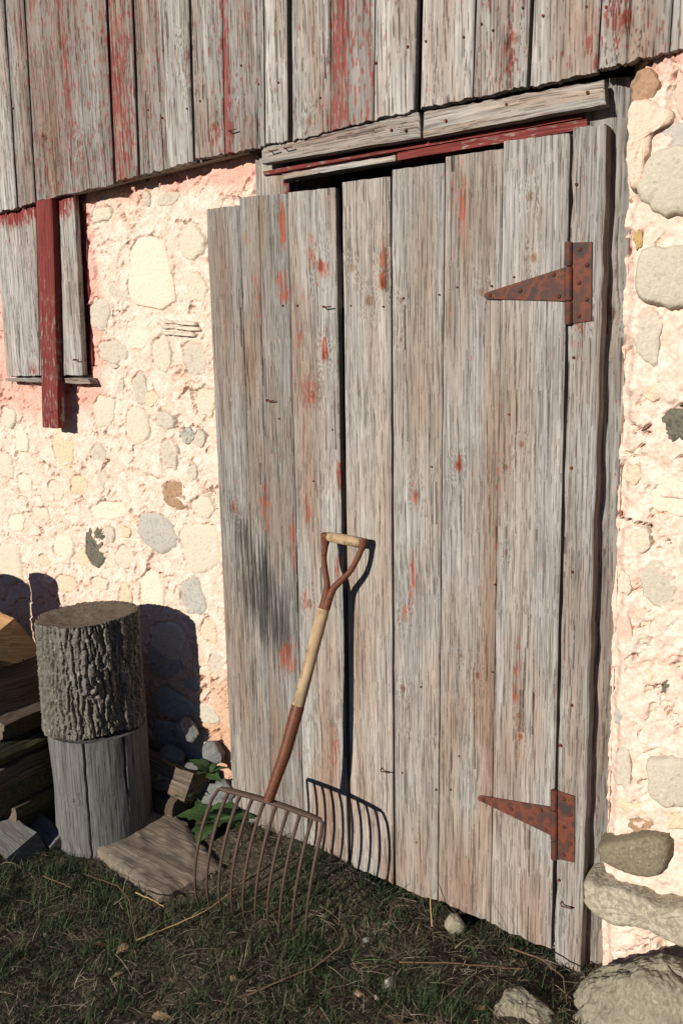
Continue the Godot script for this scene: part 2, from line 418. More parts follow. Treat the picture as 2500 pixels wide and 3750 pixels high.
# rock, soil, rust and bark: mottled colour and grain seen from all sides
func mottled(ramp: Array, freq: float, scale: float, relief: float, sd: int, rough := 0.9, bump: Texture2D = null) -> StandardMaterial3D:
	var m := StandardMaterial3D.new()
	m.albedo_texture = noise_tex(freq, 5, ramp, sd)
	m.uv1_triplanar = true
	m.uv1_world_triplanar = true
	m.uv1_scale = Vector3.ONE * scale
	m.roughness = rough
	m.metallic_specular = 0.3
	m.heightmap_enabled = true
	m.heightmap_texture = bump if bump else noise_tex(freq * 2.0, 5, [], sd + 50)
	m.heightmap_scale = relief
	return m

func plain(c: Color, rough := 0.9) -> StandardMaterial3D:
	var m := StandardMaterial3D.new()
	m.albedo_color = c
	m.roughness = rough
	m.metallic_specular = 0.3
	return m

# ---------------------------------------------------------------- the scene
func _ready() -> void:
	view_and_light()
	print("light")
	rng.seed = 20
	nz.noise_type = FastNoiseLite.TYPE_SIMPLEX_SMOOTH
	nz.seed = 5
	nz.frequency = 1.0
	NB = noise_bytes(0.016, 3, 3)
	NF = noise_bytes(0.05, 8, 4)
	var fe := FastNoiseLite.new()
	fe.noise_type = FastNoiseLite.TYPE_SIMPLEX_SMOOTH
	fe.seed = 21
	fe.frequency = 0.05
	fe.fractal_octaves = 4
	var ie := fe.get_seamless_image(512, 256)
	ie.convert(Image.FORMAT_L8)
	ie.resize(512, 2048, Image.INTERPOLATE_CUBIC)
	NE = ie.get_data()
	materials()
	print("materials ", Time.get_ticks_msec())
	barn_shell()
	ground()
	print("ground ", Time.get_ticks_msec())
	stone_walls()
	print("walls ", Time.get_ticks_msec())
	siding()
	door_frame()
	door()
	shutter()
	print("timber ", Time.get_ticks_msec())
	fork()
	stump()
	firewood()
	print("logs ", Time.get_ticks_msec())
	loose_stones()
	plants()
	litter()
	print("done ", Time.get_ticks_msec())

func view_and_light() -> void:
	var cam := Camera3D.new()
	cam.name = "camera"
	cam.fov = 61.93
	cam.near = 0.05
	cam.far = 400.0
	cam.transform = Transform3D(Basis(Vector3(0.83343, -0.02079, -0.55223), Vector3(-0.07709, 0.98515, -0.15343), Vector3(0.54722, 0.17045, 0.81945)).orthonormalized(), Vector3(0.6711, 1.5, 1.9304))
	add_child(cam)
	cam.current = true
	var env := Environment.new()
	env.background_mode = Environment.BG_SKY
	var sky := Sky.new()
	var sm := ProceduralSkyMaterial.new()
	sm.sky_top_color = Color(0.30, 0.43, 0.66)
	sm.sky_horizon_color = Color(0.62, 0.70, 0.80)
	sm.ground_horizon_color = Color(0.30, 0.30, 0.27)
	sm.ground_bottom_color = Color(0.12, 0.12, 0.10)
	sm.sun_angle_max = 1.0
	sky.sky_material = sm
	env.sky = sky
	env.background_energy_multiplier = 0.40
	env.tonemap_mode = Environment.TONE_MAPPER_LINEAR
	env.tonemap_exposure = 1.42
	env.sdfgi_enabled = true
	env.ssao_enabled = true
	env.ssil_enabled = true
	var we := WorldEnvironment.new()
	we.name = "environment"
	we.environment = env
	add_child(we)
	var sun := DirectionalLight3D.new()
	sun.name = "sun"
	sun.light_color = Color(1.0, 0.97, 0.925)
	sun.light_energy = 1.4
	sun.light_angular_distance = 0.5
	sun.shadow_enabled = true
	sun.basis = Basis.looking_at(Vector3(0.18, -0.31, -1.0).normalized())
	add_child(sun)

func materials() -> void:
	var light := Color8(184, 182, 176)
	var dark := Color8(90, 85, 80)
	var red := Color8(132, 62, 52)
	var door_boards := [[-1.2, -1.2, -0.06, 0.88, 0.5], [-0.871, -0.907, -0.03, 0.84, 0.5], [-0.771, -0.782, -0.04, 0.97, 0.45], [-0.605, -0.616, -0.10, 1.0, 0.55], [-0.451, -0.464, -0.14, 0.94, 0.5], [-0.301, -0.326, -0.08, 0.93, 0.7], [-0.153, -0.166, -0.10, 0.96, 0.55], [0.006, 0.006, 0.0, 1.0, 0.3]]
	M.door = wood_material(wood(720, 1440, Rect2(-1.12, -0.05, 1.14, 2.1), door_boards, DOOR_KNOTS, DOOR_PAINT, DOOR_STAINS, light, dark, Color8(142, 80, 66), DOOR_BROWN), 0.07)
	print("door texture ", Time.get_ticks_msec())
	var sb := []
	for s in SIDING:
		sb.append([s[0], s[0], s[2], s[3], 0.25])
	var sknots := [[-1.095, 2.36, 0.016], [-1.56, 2.2, 0.012], [-1.09, 2.30, 0.012], [0.12, 2.18, 0.02], [-0.68, 2.12, 0.012], [-1.0, 2.16, 0.01], [-1.72, 2.24, 0.012], [-0.12, 2.2, 0.01], [-0.93, 2.24, 0.009]]
	var spaint := [[-0.955, 2.25, 0.02, 0.35, 0.8], [-1.38, 2.3, 0.06, 0.3, 0.35], [-1.6, 2.4, 0.02, 0.25, 0.5], [-0.58, 2.3, 0.03, 0.2, 0.5], [-0.60, 2.12, 0.03, 0.05, 0.5], [0.1, 2.2, 0.04, 0.06, 0.35], [-0.13, 2.2, 0.02, 0.1, 0.4], [0.05, 2.15, 0.02, 0.08, 0.5], [-1.0, 2.13, 0.04, 0.06, 0.4]]
	var sdark := [[-1.45, 2.2, 0.04, 0.15, 0.4], [-1.23, 2.33, 0.03, 0.1, 0.35], [-1.7, 2.3, 0.05, 0.3, 0.3], [-1.87, 2.2, 0.03, 0.2, 0.25], [-0.45, 2.12, 0.04, 0.06, 0.25], [-1.12, 2.2, 0.03, 0.12, 0.3]]
	M.siding = wood_material(wood(1400, 400, Rect2(-2.75, 2.0, 3.5, 1.1), sb, sknots, spaint, sdark, light, dark, Color8(122, 68, 62)), 0.08)
	M.grey = wood_material(wood(200, 1400, Rect2(0, 0, 0.3, 2.2), [[0, 0, -0.05, 0.92, 0.5], [0.1, 0.1, -0.1, 1.0, 0.7], [0.2, 0.2, -0.05, 0.95, 0.4]], [[0.06, 0.5, 0.012], [0.15, 1.2, 0.01], [0.04, 1.7, 0.01]], [[0.05, 0.5, 0.02, 0.1, 0.4]], [[0.15, 0.7, 0.05, 0.4, 0.5], [0.05, 1.5, 0.03, 0.2, 0.6], [0.26, 0.4, 0.03, 0.3, 0.5]], light, dark, red), 0.12)
	M.shutter = wood_material(wood(300, 420, Rect2(-2.1, 1.25, 0.6, 0.84), [[-2.3, -2.3, 0.0, 1.08, 0.05], [-1.925, -1.98, 0.02, 1.0, 0.1], [-1.82, -1.88, 0.10, 1.0, 0.1], [-1.72, -1.78, 0.0, 1.04, 0.05]], [], [[-1.94, 2.05, 0.16, 0.06, 1.4], [-1.72, 2.06, 0.12, 0.08, 1.2], [-1.79, 2.0, 0.05, 0.1, 0.7], [-1.9, 1.5, 0.05, 0.04, 0.4]], [[-2.04, 1.55, 0.03, 0.14, 0.5]], Color8(178, 175, 169), Color8(88, 85, 82), Color8(116, 48, 46)), 0.12)
	M.painted = wood_material(wood(128, 512, Rect2(0, 0, 0.12, 0.9), [[0, 0, 0.86, 0.92, 0.1]], [], [[0.06, 0.1, 0.1, 0.35, 0.8]], [], light, dark, Color8(108, 46, 43)), 0.10)
	M.silver = wood_material(wood(400, 400, Rect2(0, 0, 0.7, 0.5), [[0, 0, -0.5, 0.68, 0.0]], [[0.2, 0.3, 0.01]], [], [[0.3, 0.15, 0.1, 0.12, 0.4], [0.1, 0.4, 0.06, 0.1, 0.5], [0.5, 0.25, 0.08, 0.2, 0.4]], Color8(178, 178, 174), Color8(88, 86, 82), red), 0.08)
	M.split = wood_material(wood(200, 400, Rect2(0, 0, 0.25, 0.5), [[0, 0, -0.5, 0.72, 0.7]], [], [], [[0.1, 0.25, 0.1, 0.3, 0.5]], Color8(174, 160, 142), Color8(84, 72, 60), red), 0.15)
	M.slab = wood_material(wood(300, 400, Rect2(0, 0, 0.4, 0.5), [[0, 0, -0.5, 0.92, 0.6]], [], [], [[0.15, 0.2, 0.12, 0.12, 0.4]], Color8(146, 134, 120), Color8(92, 82, 71), red), 0.06)
	M.tan = wood_material(wood(200, 400, Rect2(0, 0, 0.25, 0.5), [[0, 0, -0.5, 1.0, 0.8]], [], [], [], Color8(188, 158, 114), Color8(134, 102, 68), red), 0.08)
	M.ash = wood_material(wood(64, 256, Rect2(0, 0, 0.06, 0.4), [[0, 0, -0.5, 1.0, 0.9]], [], [], [[0.03, 0.3, 0.04, 0.1, 0.3]], Color8(184, 168, 138), Color8(118, 102, 80), red), 0.05)
	M.moss_wood = wood_material(wood(200, 400, Rect2(0, 0, 0.25, 0.5), [[0, 0, -0.5, 0.60, 0.5]], [], [], [[0.1, 0.25, 0.12, 0.3, 0.5]], Color8(150, 146, 112), Color8(50, 50, 34), red), 0.2)
	print("wood ", Time.get_ticks_msec())
	var g1 := noise_tex(0.06, 5, [], 71)
	M.rust_dark = mottled([Color8(52, 34, 28), Color8(96, 52, 36), Color8(70, 44, 36)], 0.03, 9.0, 0.06, 4, 0.85, g1)
	M.rust_red = mottled([Color8(84, 46, 36), Color8(122, 58, 42), Color8(104, 50, 38)], 0.03, 9.0, 0.05, 5, 0.85, g1)
	M.rust_hinge = mottled([Color8(56, 47, 44), Color8(72, 50, 43), Color8(106, 57, 41), Color8(84, 51, 42), Color8(65, 50, 46), Color8(92, 53, 42)], 0.009, 3.0, 0.03, 6, 0.66, g1)
	M.tine = mottled([Color8(58, 50, 46), Color8(86, 66, 54), Color8(70, 62, 58)], 0.03, 9.0, 0.04, 7, 0.62, g1)
	M.yoke = mottled([Color8(70, 42, 30), Color8(104, 62, 42), Color8(82, 50, 36)], 0.02, 6.0, 0.02, 8, 0.5, g1)
	M.bark = mottled([Color8(72, 69, 62), Color8(112, 108, 99), Color8(88, 84, 76), Color8(136, 131, 121)], 0.02, 3.0, 0.25, 9, 0.95, g1)
	M.bark_dark = mottled([Color8(48, 40, 33), Color8(88, 74, 60), Color8(64, 54, 42), Color8(104, 86, 70)], 0.03, 3.0, 0.35, 10, 0.95, g1)
	M.bark_moss = mottled([Color8(46, 44, 32), Color8(80, 78, 52), Color8(62, 58, 42), Color8(96, 94, 66)], 0.03, 3.0, 0.35, 11, 0.95, g1)
	M.end_grain = mottled([Color8(74, 66, 56), Color8(110, 98, 84), Color8(90, 80, 68)], 0.015, 4.0, 0.08, 12, 0.95, g1)
	M.soil = mottled([Color8(50, 44, 36), Color8(82, 73, 60), Color8(64, 57, 46), Color8(96, 87, 73)], 0.02, 2.0, 0.5, 13, 0.97, g1)
	M.board_plain = plain(Color8(128, 117, 103), 0.95)
	var rocks := {
		"g": [Color8(158, 151, 136), Color8(182, 174, 158), Color8(170, 163, 147)], "b": [Color8(176, 169, 150), Color8(194, 186, 166), Color8(184, 177, 158)],
		"p": [Color8(196, 185, 164), Color8(208, 197, 176), Color8(202, 192, 172)], "t": [Color8(186, 168, 146), Color8(204, 184, 158), Color8(176, 162, 142)],
		"o": [Color8(180, 168, 138), Color8(196, 182, 150), Color8(172, 160, 134)], "d": [Color8(120, 118, 110), Color8(168, 164, 154), Color8(140, 136, 126)],
		"G": [Color8(146, 144, 136), Color8(170, 166, 156), Color8(156, 152, 144)], "k": [Color8(76, 74, 64), Color8(106, 102, 88), Color8(62, 62, 56)],
		"n": [Color8(138, 108, 84), Color8(160, 130, 104), Color8(120, 100, 82)], "r": [Color8(196, 158, 142), Color8(206, 172, 156), Color8(190, 160, 146)],
		"h": [Color8(158, 151, 134), Color8(184, 176, 157), Color8(170, 162, 145), Color8(190, 182, 164)], "y": [Color8(150, 124, 76), Color8(176, 148, 98), Color8(140, 116, 80)], "B": [Color8(98, 94, 79), Color8(142, 135, 116), Color8(112, 107, 91), Color8(166, 158, 138)], "W": [Color8(84, 86, 84), Color8(116, 116, 112), Color8(98, 99, 96)],
		"O": [Color8(92, 85, 69), Color8(130, 119, 97), Color8(104, 97, 80), Color8(142, 128, 104)], "S": [Color8(140, 133, 115), Color8(172, 163, 143), Color8(124, 118, 102), Color8(160, 150, 128)],
	}
	var sd := 100
	for k in rocks:
		sd += 1
		if k in ["g", "b", "p", "t", "o"]:      # lime-washed along with the mortar
			rocks[k] = rocks[k].map(func(c): return c.lerp(Color8(206, 187, 168), 0.18))
		M["rock_" + k] = mottled(rocks[k], 0.03, 2.5, 0.22 if k != "B" else 0.35, sd, 0.9, g1)
	M.flap = mottled([Color8(206, 178, 158), Color8(214, 186, 166), Color8(198, 172, 154)], 0.03, 3.0, 0.3, 140, 0.95, g1)
	M.blade = plain(Color.WHITE, 0.75)
	M.blade.vertex_color_use_as_albedo = true
	M.blade.backlight_enabled = true
	M.blade.backlight = Color(0.25, 0.3, 0.1)
	M.pebble = mottled([Color8(190, 186, 176), Color8(255, 250, 240), Color8(210, 204, 194)], 0.03, 8.0, 0.1, 14, 0.9, g1)
	M.pebble.vertex_color_use_as_albedo = true
	M.leaf = mottled([Color8(46, 68, 38), Color8(70, 92, 54), Color8(56, 78, 44)], 0.02, 6.0, 0.1, 15, 0.6, g1)
	M.leaf.backlight_enabled = true
	M.leaf.backlight = Color(0.3, 0.4, 0.12)
	M.dry = mottled([Color8(126, 104, 74), Color8(162, 140, 104), Color8(106, 84, 58)], 0.03, 6.0, 0.1, 16, 0.9, g1)
	M.twig = mottled([Color8(80, 62, 48), Color8(112, 90, 70), Color8(70, 56, 44)], 0.03, 6.0, 0.1, 17, 0.9, g1)
	M.stalk = mottled([Color8(150, 124, 84), Color8(182, 152, 104), Color8(132, 106, 72)], 0.03, 6.0, 0.05, 18, 0.8, g1)

# the barn behind the boards: closed and dark
func barn_shell() -> void:
	var t := Node3D.new()
	t.name = "barn_interior"
	t.set_meta("kind", "structure")
	add_child(t)
	for b in [[Vector3(-1.0, 1.5, -2.3), Vector3(4.6, 3.4, 0.1), "back_wall"], [Vector3(-3.25, 1.5, -1.2), Vector3(0.1, 3.4, 2.1), "side_wall"], [Vector3(1.25, 1.5, -1.2), Vector3(0.1, 3.4, 2.1), "side_wall"], [Vector3(-1.0, 3.25, -1.1), Vector3(4.6, 0.1, 2.5), "ceiling"], [Vector3(-1.0, -0.12, -1.2), Vector3(4.4, 0.1, 2.1), "floor_slab"]]:
		var bm := BoxMesh.new()
		bm.size = b[1]
		put(bm, b[2], M.board_plain, t, b[0])

func ground_y(x: float, z: float) -> float:
	var y := 0.012 * n2(x * 3.0, z * 3.0) + 0.006 * n2(x * 11.0 + 7.0, z * 11.0)
	y += 0.055 * smoothstep(-0.45, -0.75, x) * smoothstep(0.35, 0.0, z)
	y -= 0.03 * smoothstep(-0.5, -0.2, x) * smoothstep(0.25, 0.02, z)
	return y

func ground() -> void:
	org = Vector3.ZERO
	var m := mb()
	sheet(m, 260, 150, func(u: float, w: float) -> Array:
		var t := 2.0 * u - 1.0
		var x := -0.75 + 1.7 * t + 60.0 * t ** 9
		var z := -0.1 + 1.45 * w + 70.0 * w ** 11
		return [Vector3(x, ground_y(x, z) + 0.004 * n2(x * 40.0, z * 40.0), z), Vector2(x, z)])
	var o := build(m, "ground", M.soil, null, Vector3.UP)
	o.set_meta("kind", "structure")

# ---------------------------------------------------------------- stone walls
var cells := FastNoiseLite.new()
var cracks := FastNoiseLite.new()

func mortar_h(x: float, y: float, rough: float) -> float:
	var c := cells.get_noise_2d(x, y)
	var d := cracks.get_noise_2d(x, y) + 1.0
	var h := 0.007 * n2(x * 7.0, y * 7.0) + 0.0040 * n2(x * 26.0, y * 26.0) + 0.0022 * n2(x * 70.0, y * 70.0)
	h += 0.0068 * c * smoothstep(-0.5, 0.2, n2(x * 4.0 + 9.0, y * 4.0))
	h -= 0.034 * smoothstep(0.060, 0.0, d) * smoothstep(0.06, 0.36, n2(x * 6.0, y * 6.0 + 31.0))
	var d2 := cracks.get_noise_2d(x * 2.3 + 40.0, y * 2.3) + 1.0
	h -= 0.020 * smoothstep(0.10, 0.0, d2) * smoothstep(0.08, 0.4, n2(x * 9.0 + 50.0, y * 9.0))
	return h * rough * 0.85

func mortar_material(w: int, h: int, rect: Rect2, left: bool) -> StandardMaterial3D:
	var col := PackedByteArray()
	col.resize(w * h * 3)
	var pal := [Color8(210, 186, 169), Color8(212, 181, 163), Color8(216, 197, 182), Color8(192, 173, 156), Color8(192, 112, 102), Color8(178, 138, 108)]
	for j in h:
		var y := rect.position.y + rect.size.y * (1.0 - (j + 0.5) / h)
		for i in w:
			var x := rect.position.x + rect.size.x * (i + 0.5) / w
			var a := NB[(int(x * 300.0) & 511) | ((int(y * 300.0) & 511) << 9)] / 255.0
			var b := NF[(int(x * 420.0 + 90.0) & 511) | ((int(y * 420.0) & 511) << 9)] / 255.0
			var e := NF[(int(x * 1700.0) & 511) | ((int(y * 1700.0 + 33.0) & 511) << 9)] / 255.0
			var c: Color = pal[0].lerp(pal[1], clampf((a - 0.4) * 3.0, 0.0, 1.0)).lerp(pal[2], clampf((b - 0.52) * 4.0, 0.0, 0.9)).lerp(pal[3], clampf((0.42 - b) * 3.0, 0.0, 0.8))
			var p := 0.0
			if left:   # red paint brushed and washed on to the mortar round the woodwork
				p = maxf(p, 1.1 * smoothstep(1.96, 2.10, y))
				p = maxf(p, 1.0 * smoothstep(-1.54, -1.645, x) * smoothstep(1.44, 1.5, y))
				p = maxf(p, 0.95 * smoothstep(1.26, 1.46, y) * smoothstep(-1.52, -1.66, x) * smoothstep(1.50, 1.47, y))
				var low := smoothstep(0.62, 0.3, y + 0.3 * (a - 0.5))
				c = c.lerp(pal[5], low * 0.75)
			else:
				p = 0.3 * smoothstep(0.165, 0.13, x + 0.05 * (a - 0.5))
				p = maxf(p, 0.6 * smoothstep(1.98, 2.08, y))
			p = clampf(p * (0.35 + 1.3 * (a - 0.2)) - 0.35 * (1.0 - b), 0.0, 0.36)
			c = c.lerp(pal[4], p)
			var q := 0.86 + 0.26 * e
			var o := (j * w + i) * 3
			col[o] = int(clampf(c.r * q, 0.0, 1.0) * 255.0)
			col[o + 1] = int(clampf(c.g * q, 0.0, 1.0) * 255.0)
			col[o + 2] = int(clampf(c.b * q, 0.0, 1.0) * 255.0)
	var f := FastNoiseLite.new()
	f.seed = 44
	f.frequency = 0.16
	f.fractal_octaves = 4
	var hm := f.get_image(w * 2, h * 2)
	var m := StandardMaterial3D.new()
	m.albedo_texture = ImageTexture.create_from_image(Image.create_from_data(w, h, false, Image.FORMAT_RGB8, col))
	m.roughness = 0.96
	m.metallic_specular = 0.2
	m.heightmap_enabled = true
	m.heightmap_texture = ImageTexture.create_from_image(hm)
	m.heightmap_scale = 0.16
	return m

func rock_patch(called: String, parent: Node, outline: Array, z: float, h: float, mat: Material, bury := 0.02, rough := 0.0025, soft := false, flat := false) -> MeshInstance3D:
	var c := Vector2.ZERO
	for p in outline:
		c += p
	c /= outline.size()
	var n := outline.size()
	var prof := [[1.14, -bury], [1.04, -0.35 * bury], [0.96, h * 0.35], [0.86, h * 0.75], [0.64, h], [0.36, h * 1.04], [0.0, h * 1.05]] if soft else [[1.06, -bury], [1.0, h * 0.15], [0.965, h * 0.62], [0.87, h * 0.9], [0.66, h], [0.4, h * 1.05], [0.0, h * 1.08]]
	if flat:
		prof = [[1.03, -bury], [1.0, h * 0.1], [0.985, h * 0.6], [0.95, h * 0.88], [0.86, h * 0.97], [0.7, h], [0.5, h * 0.98], [0.25, h * 1.0], [0.0, h]]
	var sd := rng.randf() * 90.0
	var tilt := Vector2(rng.randf_range(-1, 1), rng.randf_range(-1, 1)) * h * 0.35
	var m := mb()
	sheet(m, n, prof.size() - 1, func(u: float, w: float) -> Array:
		var k := int(round(u * n)) % n
		var r: Array = prof[int(round(w * (prof.size() - 1)))]
		var d: Vector2 = outline[k] - c
		var p: Vector2 = c + d * r[0]
		var zz: float = z + r[1] + rough * (n3(Vector3(p.x, p.y, sd), 40.0) + 0.8 * n3(Vector3(p.x, p.y, sd + 5.0), 90.0)) + d.normalized().dot(tilt) * r[0]
		return [Vector3(p.x, p.y, zz), p])
	return build(m, called, mat, parent, Vector3(0, 0, 1))

# how a stone's bed changes the mortar round it: sunk below the stone, an open joint along part of its edge, a smeared lip outside
func bed(field: PackedFloat32Array, nu: int, nv: int, fx: Callable, fy: Callable, outline: Array) -> PackedFloat32Array:
	var c := Vector2.ZERO
	for p in outline:
		c += p
	c /= outline.size()
	var rad := []
	var most := 0.0
	for p in outline:
		rad.append([(p - c).angle(), (p - c).length()])
		most = maxf(most, (p - c).length())
	rad.sort_custom(func(a, b): return a[0] < b[0])
	var reach := most + 0.03
	var i0: float = fx.call(c.x - reach)
	var i1: float = fx.call(c.x + reach)
	var j0: float = fy.call(c.y - reach)
	var j1: float = fy.call(c.y + reach)
	var n := rad.size()
	for j in range(maxi(0, int(j0)), mini(nv, int(j1) + 1)):
		for i in range(maxi(0, int(i0)), mini(nu, int(i1) + 1)):
			var d := Vector2(lerpf(c.x - reach, c.x + reach, (i - i0) / (i1 - i0)), lerpf(c.y - reach, c.y + reach, (j - j0) / (j1 - j0))) - c
			var an := d.angle()
			var k := 0
			while k < n and rad[k][0] < an:
				k += 1
			var e: float = d.length() - lerpf(rad[(k - 1 + n) % n][1], rad[k % n][1], 0.5)
			var here := d + c
			var open := smoothstep(0.08, 0.40, n2(here.x * 16.0 + 3.0, here.y * 16.0))
			var v := 0.0
			if e < -0.006:
				v = -0.006
			elif e < 0.003:
				v = -0.005 - 0.020 * open * (1.0 - absf(e + 0.0015) / 0.0046)
			elif e < 0.03:
				v = 0.005 * (1.0 - e / 0.03) * (0.5 + n2(here.x * 25.0, here.y * 25.0 + 8.0))
			field[j * nu + i] = v
	return field

func blob(cx: float, cy: float, rx: float, ry: float) -> Array:
	var out := []
	var n := 28
	var sd := rng.randf() * 300.0
	var pw := rng.randf_range(1.5, 4.0)
	var lean := rng.randf_range(-0.35, 0.35)
	for k in n:
		var a := TAU * k / n
		var ca := cos(a)
		var sa := sin(a)
		var r := (absf(ca) ** pw + absf(sa) ** pw) ** (-1.0 / pw)
		r *= 1.0 + 0.34 * n2(ca * 0.8 + sd, sa * 0.8) + 0.07 * n2(ca * 3.0 + sd, sa * 3.0)
		out.append(Vector2(cx + rx * r * ca + lean * ry * r * sa * 0.4, cy + ry * r * sa - lean * rx * r * ca * 0.4))
	return out

func stone_walls() -> void:
	cells.noise_type = FastNoiseLite.TYPE_CELLULAR
	cells.cellular_return_type = FastNoiseLite.RETURN_CELL_VALUE
	cells.frequency = 13.0
	cells.seed = 3
	cells.fractal_type = FastNoiseLite.FRACTAL_NONE
	cells.domain_warp_enabled = true
	cells.domain_warp_amplitude = 0.06
	cells.domain_warp_frequency = 9.0
	cracks.noise_type = FastNoiseLite.TYPE_CELLULAR
	cracks.cellular_return_type = FastNoiseLite.RETURN_DISTANCE2_SUB
	cracks.frequency = 11.0
	cracks.seed = 12
	cracks.fractal_type = FastNoiseLite.FRACTAL_NONE
	cracks.domain_warp_enabled = true
	cracks.domain_warp_amplitude = 0.05
	cracks.domain_warp_frequency = 12.0
	var t := thing("stone_wall", "cream mortared rubble stone wall between the shutter and the door", "stone wall", Vector3(-1.9, 0, -0.05))
	var rect := Rect2(-2.9, -0.2, 2.0, 2.4)
	var beds := PackedFloat32Array()
	beds.resize(331 * 521)
	var outlines := []
	var kept := []
	for q in LEFT_STONES:
		if q[2] * q[3] < 0.0009 and q[4] in ["p", "t", "b"]:
			continue      # all but buried
		kept.append(q[4])
		outlines.append(blob(q[0], q[1], q[2] * 0.97, q[3] * 0.97))
	outlines.append(resample([Vector2(-1.398, 1.904), Vector2(-1.345, 1.905), Vector2(-1.285, 1.888), Vector2(-1.275, 1.838), Vector2(-1.256, 1.771), Vector2(-1.246, 1.706), Vector2(-1.277, 1.694), Vector2(-1.312, 1.680), Vector2(-1.373, 1.693), Vector2(-1.431, 1.702), Vector2(-1.449, 1.731), Vector2(-1.453, 1.772), Vector2(-1.434, 1.824), Vector2(-1.436, 1.865)], 40))
	for q in outlines:
		beds = bed(beds, 331, 521, func(x: float) -> float: return 330.0 * (0.05 + 0.95 * (x + 2.3) / 1.4), func(y: float) -> float: return 520.0 * (y + 0.2) / 2.4, q)
	var m := mb()
	sheet(m, 330, 520, func(u: float, w: float) -> Array:
		var x := lerpf(-3.25, -2.3, u / 0.05) if u < 0.05 else lerpf(-2.3, -0.9, (u - 0.05) / 0.95)
		var y := rect.position.y + rect.size.y * w
		var q := beds[int(round(w * 520)) * 331 + int(round(u * 330))]
		return [Vector3(x, y, -0.05 + mortar_h(x, y, 1.0) + q), Vector2((x + 2.9) / 2.0, 1.0 - w)])
	# its thickness, behind the face
	wall_back(m, rect, -0.05)
	build(m, "mortar", mortar_material(620, 740, rect, true), t, Vector3(0, 0, 1))
	for k in outlines.size():
		var last := k == outlines.size() - 1
		rock_patch("stone", t, outlines[k], -0.05, 0.006 if last else rng.randf_range(0.001, 0.0055), M.rock_p if last else M["rock_" + kept[k]], 0.016, 0.0024, not last)
	for s in [[-1.318, 1.652, -1.165, 1.636], [-1.324, 1.636, -1.153, 1.620], [-1.324, 1.616, -1.172, 1.604]]:
		rock_patch("slate", t, resample([Vector2(s[0], s[1]), Vector2(s[2], s[3]), Vector2(s[2] + 0.004, s[3] - 0.012), Vector2(s[0] + 0.01, s[1] - 0.012)], 30), -0.05, 0.013, M.rock_b)
	# right of the frame
	t = thing("stone_wall", "thick lumpy stone wall of big rounded stones beside the hinge post", "stone wall", Vector3(0.4, 0, 0))
	rect = Rect2(0.128, -0.15, 1.1, 2.33)
	m = mb()
	sheet(m, 190, 420, func(u: float, w: float) -> Array:
		var x := rect.position.x + rect.size.x * u
		var y := rect.position.y + rect.size.y * w
		var e := smoothstep(0.0, 0.02, x - rect.position.x - 0.008 - 0.014 * n2(y * 6.0, 3.0) - 0.004 * n2(y * 30.0, 7.0))
		return [Vector3(x - 0.004 * (1.0 - e) + (0.012 * n2(y * 5.0, 8.0) + 0.003 * n2(y * 33.0, 5.0) if u < 0.001 else 0.0), y, -0.035 + 0.03 * e + mortar_h(x + 3.0, y, 1.5)), Vector2(u, 1.0 - w)])
	wall_back(m, rect, -0.035)
	build(m, "mortar", mortar_material(300, 640, rect, false), t, Vector3(0, 0, 1))
	for s in RIGHT_STONES:
		var big: float = minf(s[2], s[3])
		rock_patch("stone", t, blob(s[0], s[1], s[2], s[3]), -0.006, clampf(big * 0.42, 0.004, 0.030) if big > 0.042 else 0.003, M["rock_" + ("h" if s[4] in ["g", "b", "G"] and big > 0.03 else s[4])], 0.02, 0.004 if big > 0.042 else 0.0025, big < 0.042)
	rock_patch("plaster_patch", t, resample([Vector2(0.128, 2.012), Vector2(0.139, 2.031), Vector2(0.170, 2.028), Vector2(0.201, 2.008), Vector2(0.222, 1.992), Vector2(0.219, 1.976), Vector2(0.194, 1.967), Vector2(0.181, 1.961), Vector2(0.176, 1.936), Vector2(0.178, 1.923), Vector2(0.168, 1.912), Vector2(0.167, 1.877), Vector2(0.159, 1.853), Vector2(0.141, 1.853), Vector2(0.132, 1.873), Vector2(0.127, 1.926), Vector2(0.133, 1.960), Vector2(0.127, 1.982)], 54), -0.004, 0.018, M.flap, 0.02, 0.006)
	rock_patch("stone", t, resample([Vector2(0.114, 0.324), Vector2(0.122, 0.341), Vector2(0.157, 0.364), Vector2(0.216, 0.397), Vector2(0.245, 0.408), Vector2(0.274, 0.409), Vector2(0.286, 0.394), Vector2(0.285, 0.367), Vector2(0.277, 0.331), Vector2(0.264, 0.305), Vector2(0.240, 0.289), Vector2(0.201, 0.281), Vector2(0.160, 0.286), Vector2(0.128, 0.294)], 60), -0.004, 0.034, M.rock_O, 0.04, 0.003)
	rock_patch("stone", t, resample([Vector2(0.087, 0.232), Vector2(0.101, 0.248), Vector2(0.143, 0.248), Vector2(0.184, 0.255), Vector2(0.234, 0.256), Vector2(0.264, 0.244), Vector2(0.292, 0.257), Vector2(0.339, 0.261), Vector2(0.394, 0.265), Vector2(0.399, 0.159), Vector2(0.333, 0.160), Vector2(0.238, 0.167), Vector2(0.198, 0.157), Vector2(0.162, 0.149), Vector2(0.114, 0.160), Vector2(0.090, 0.180)], 90), 0.008, 0.036, M.rock_S, 0.06, 0.007, false, true)

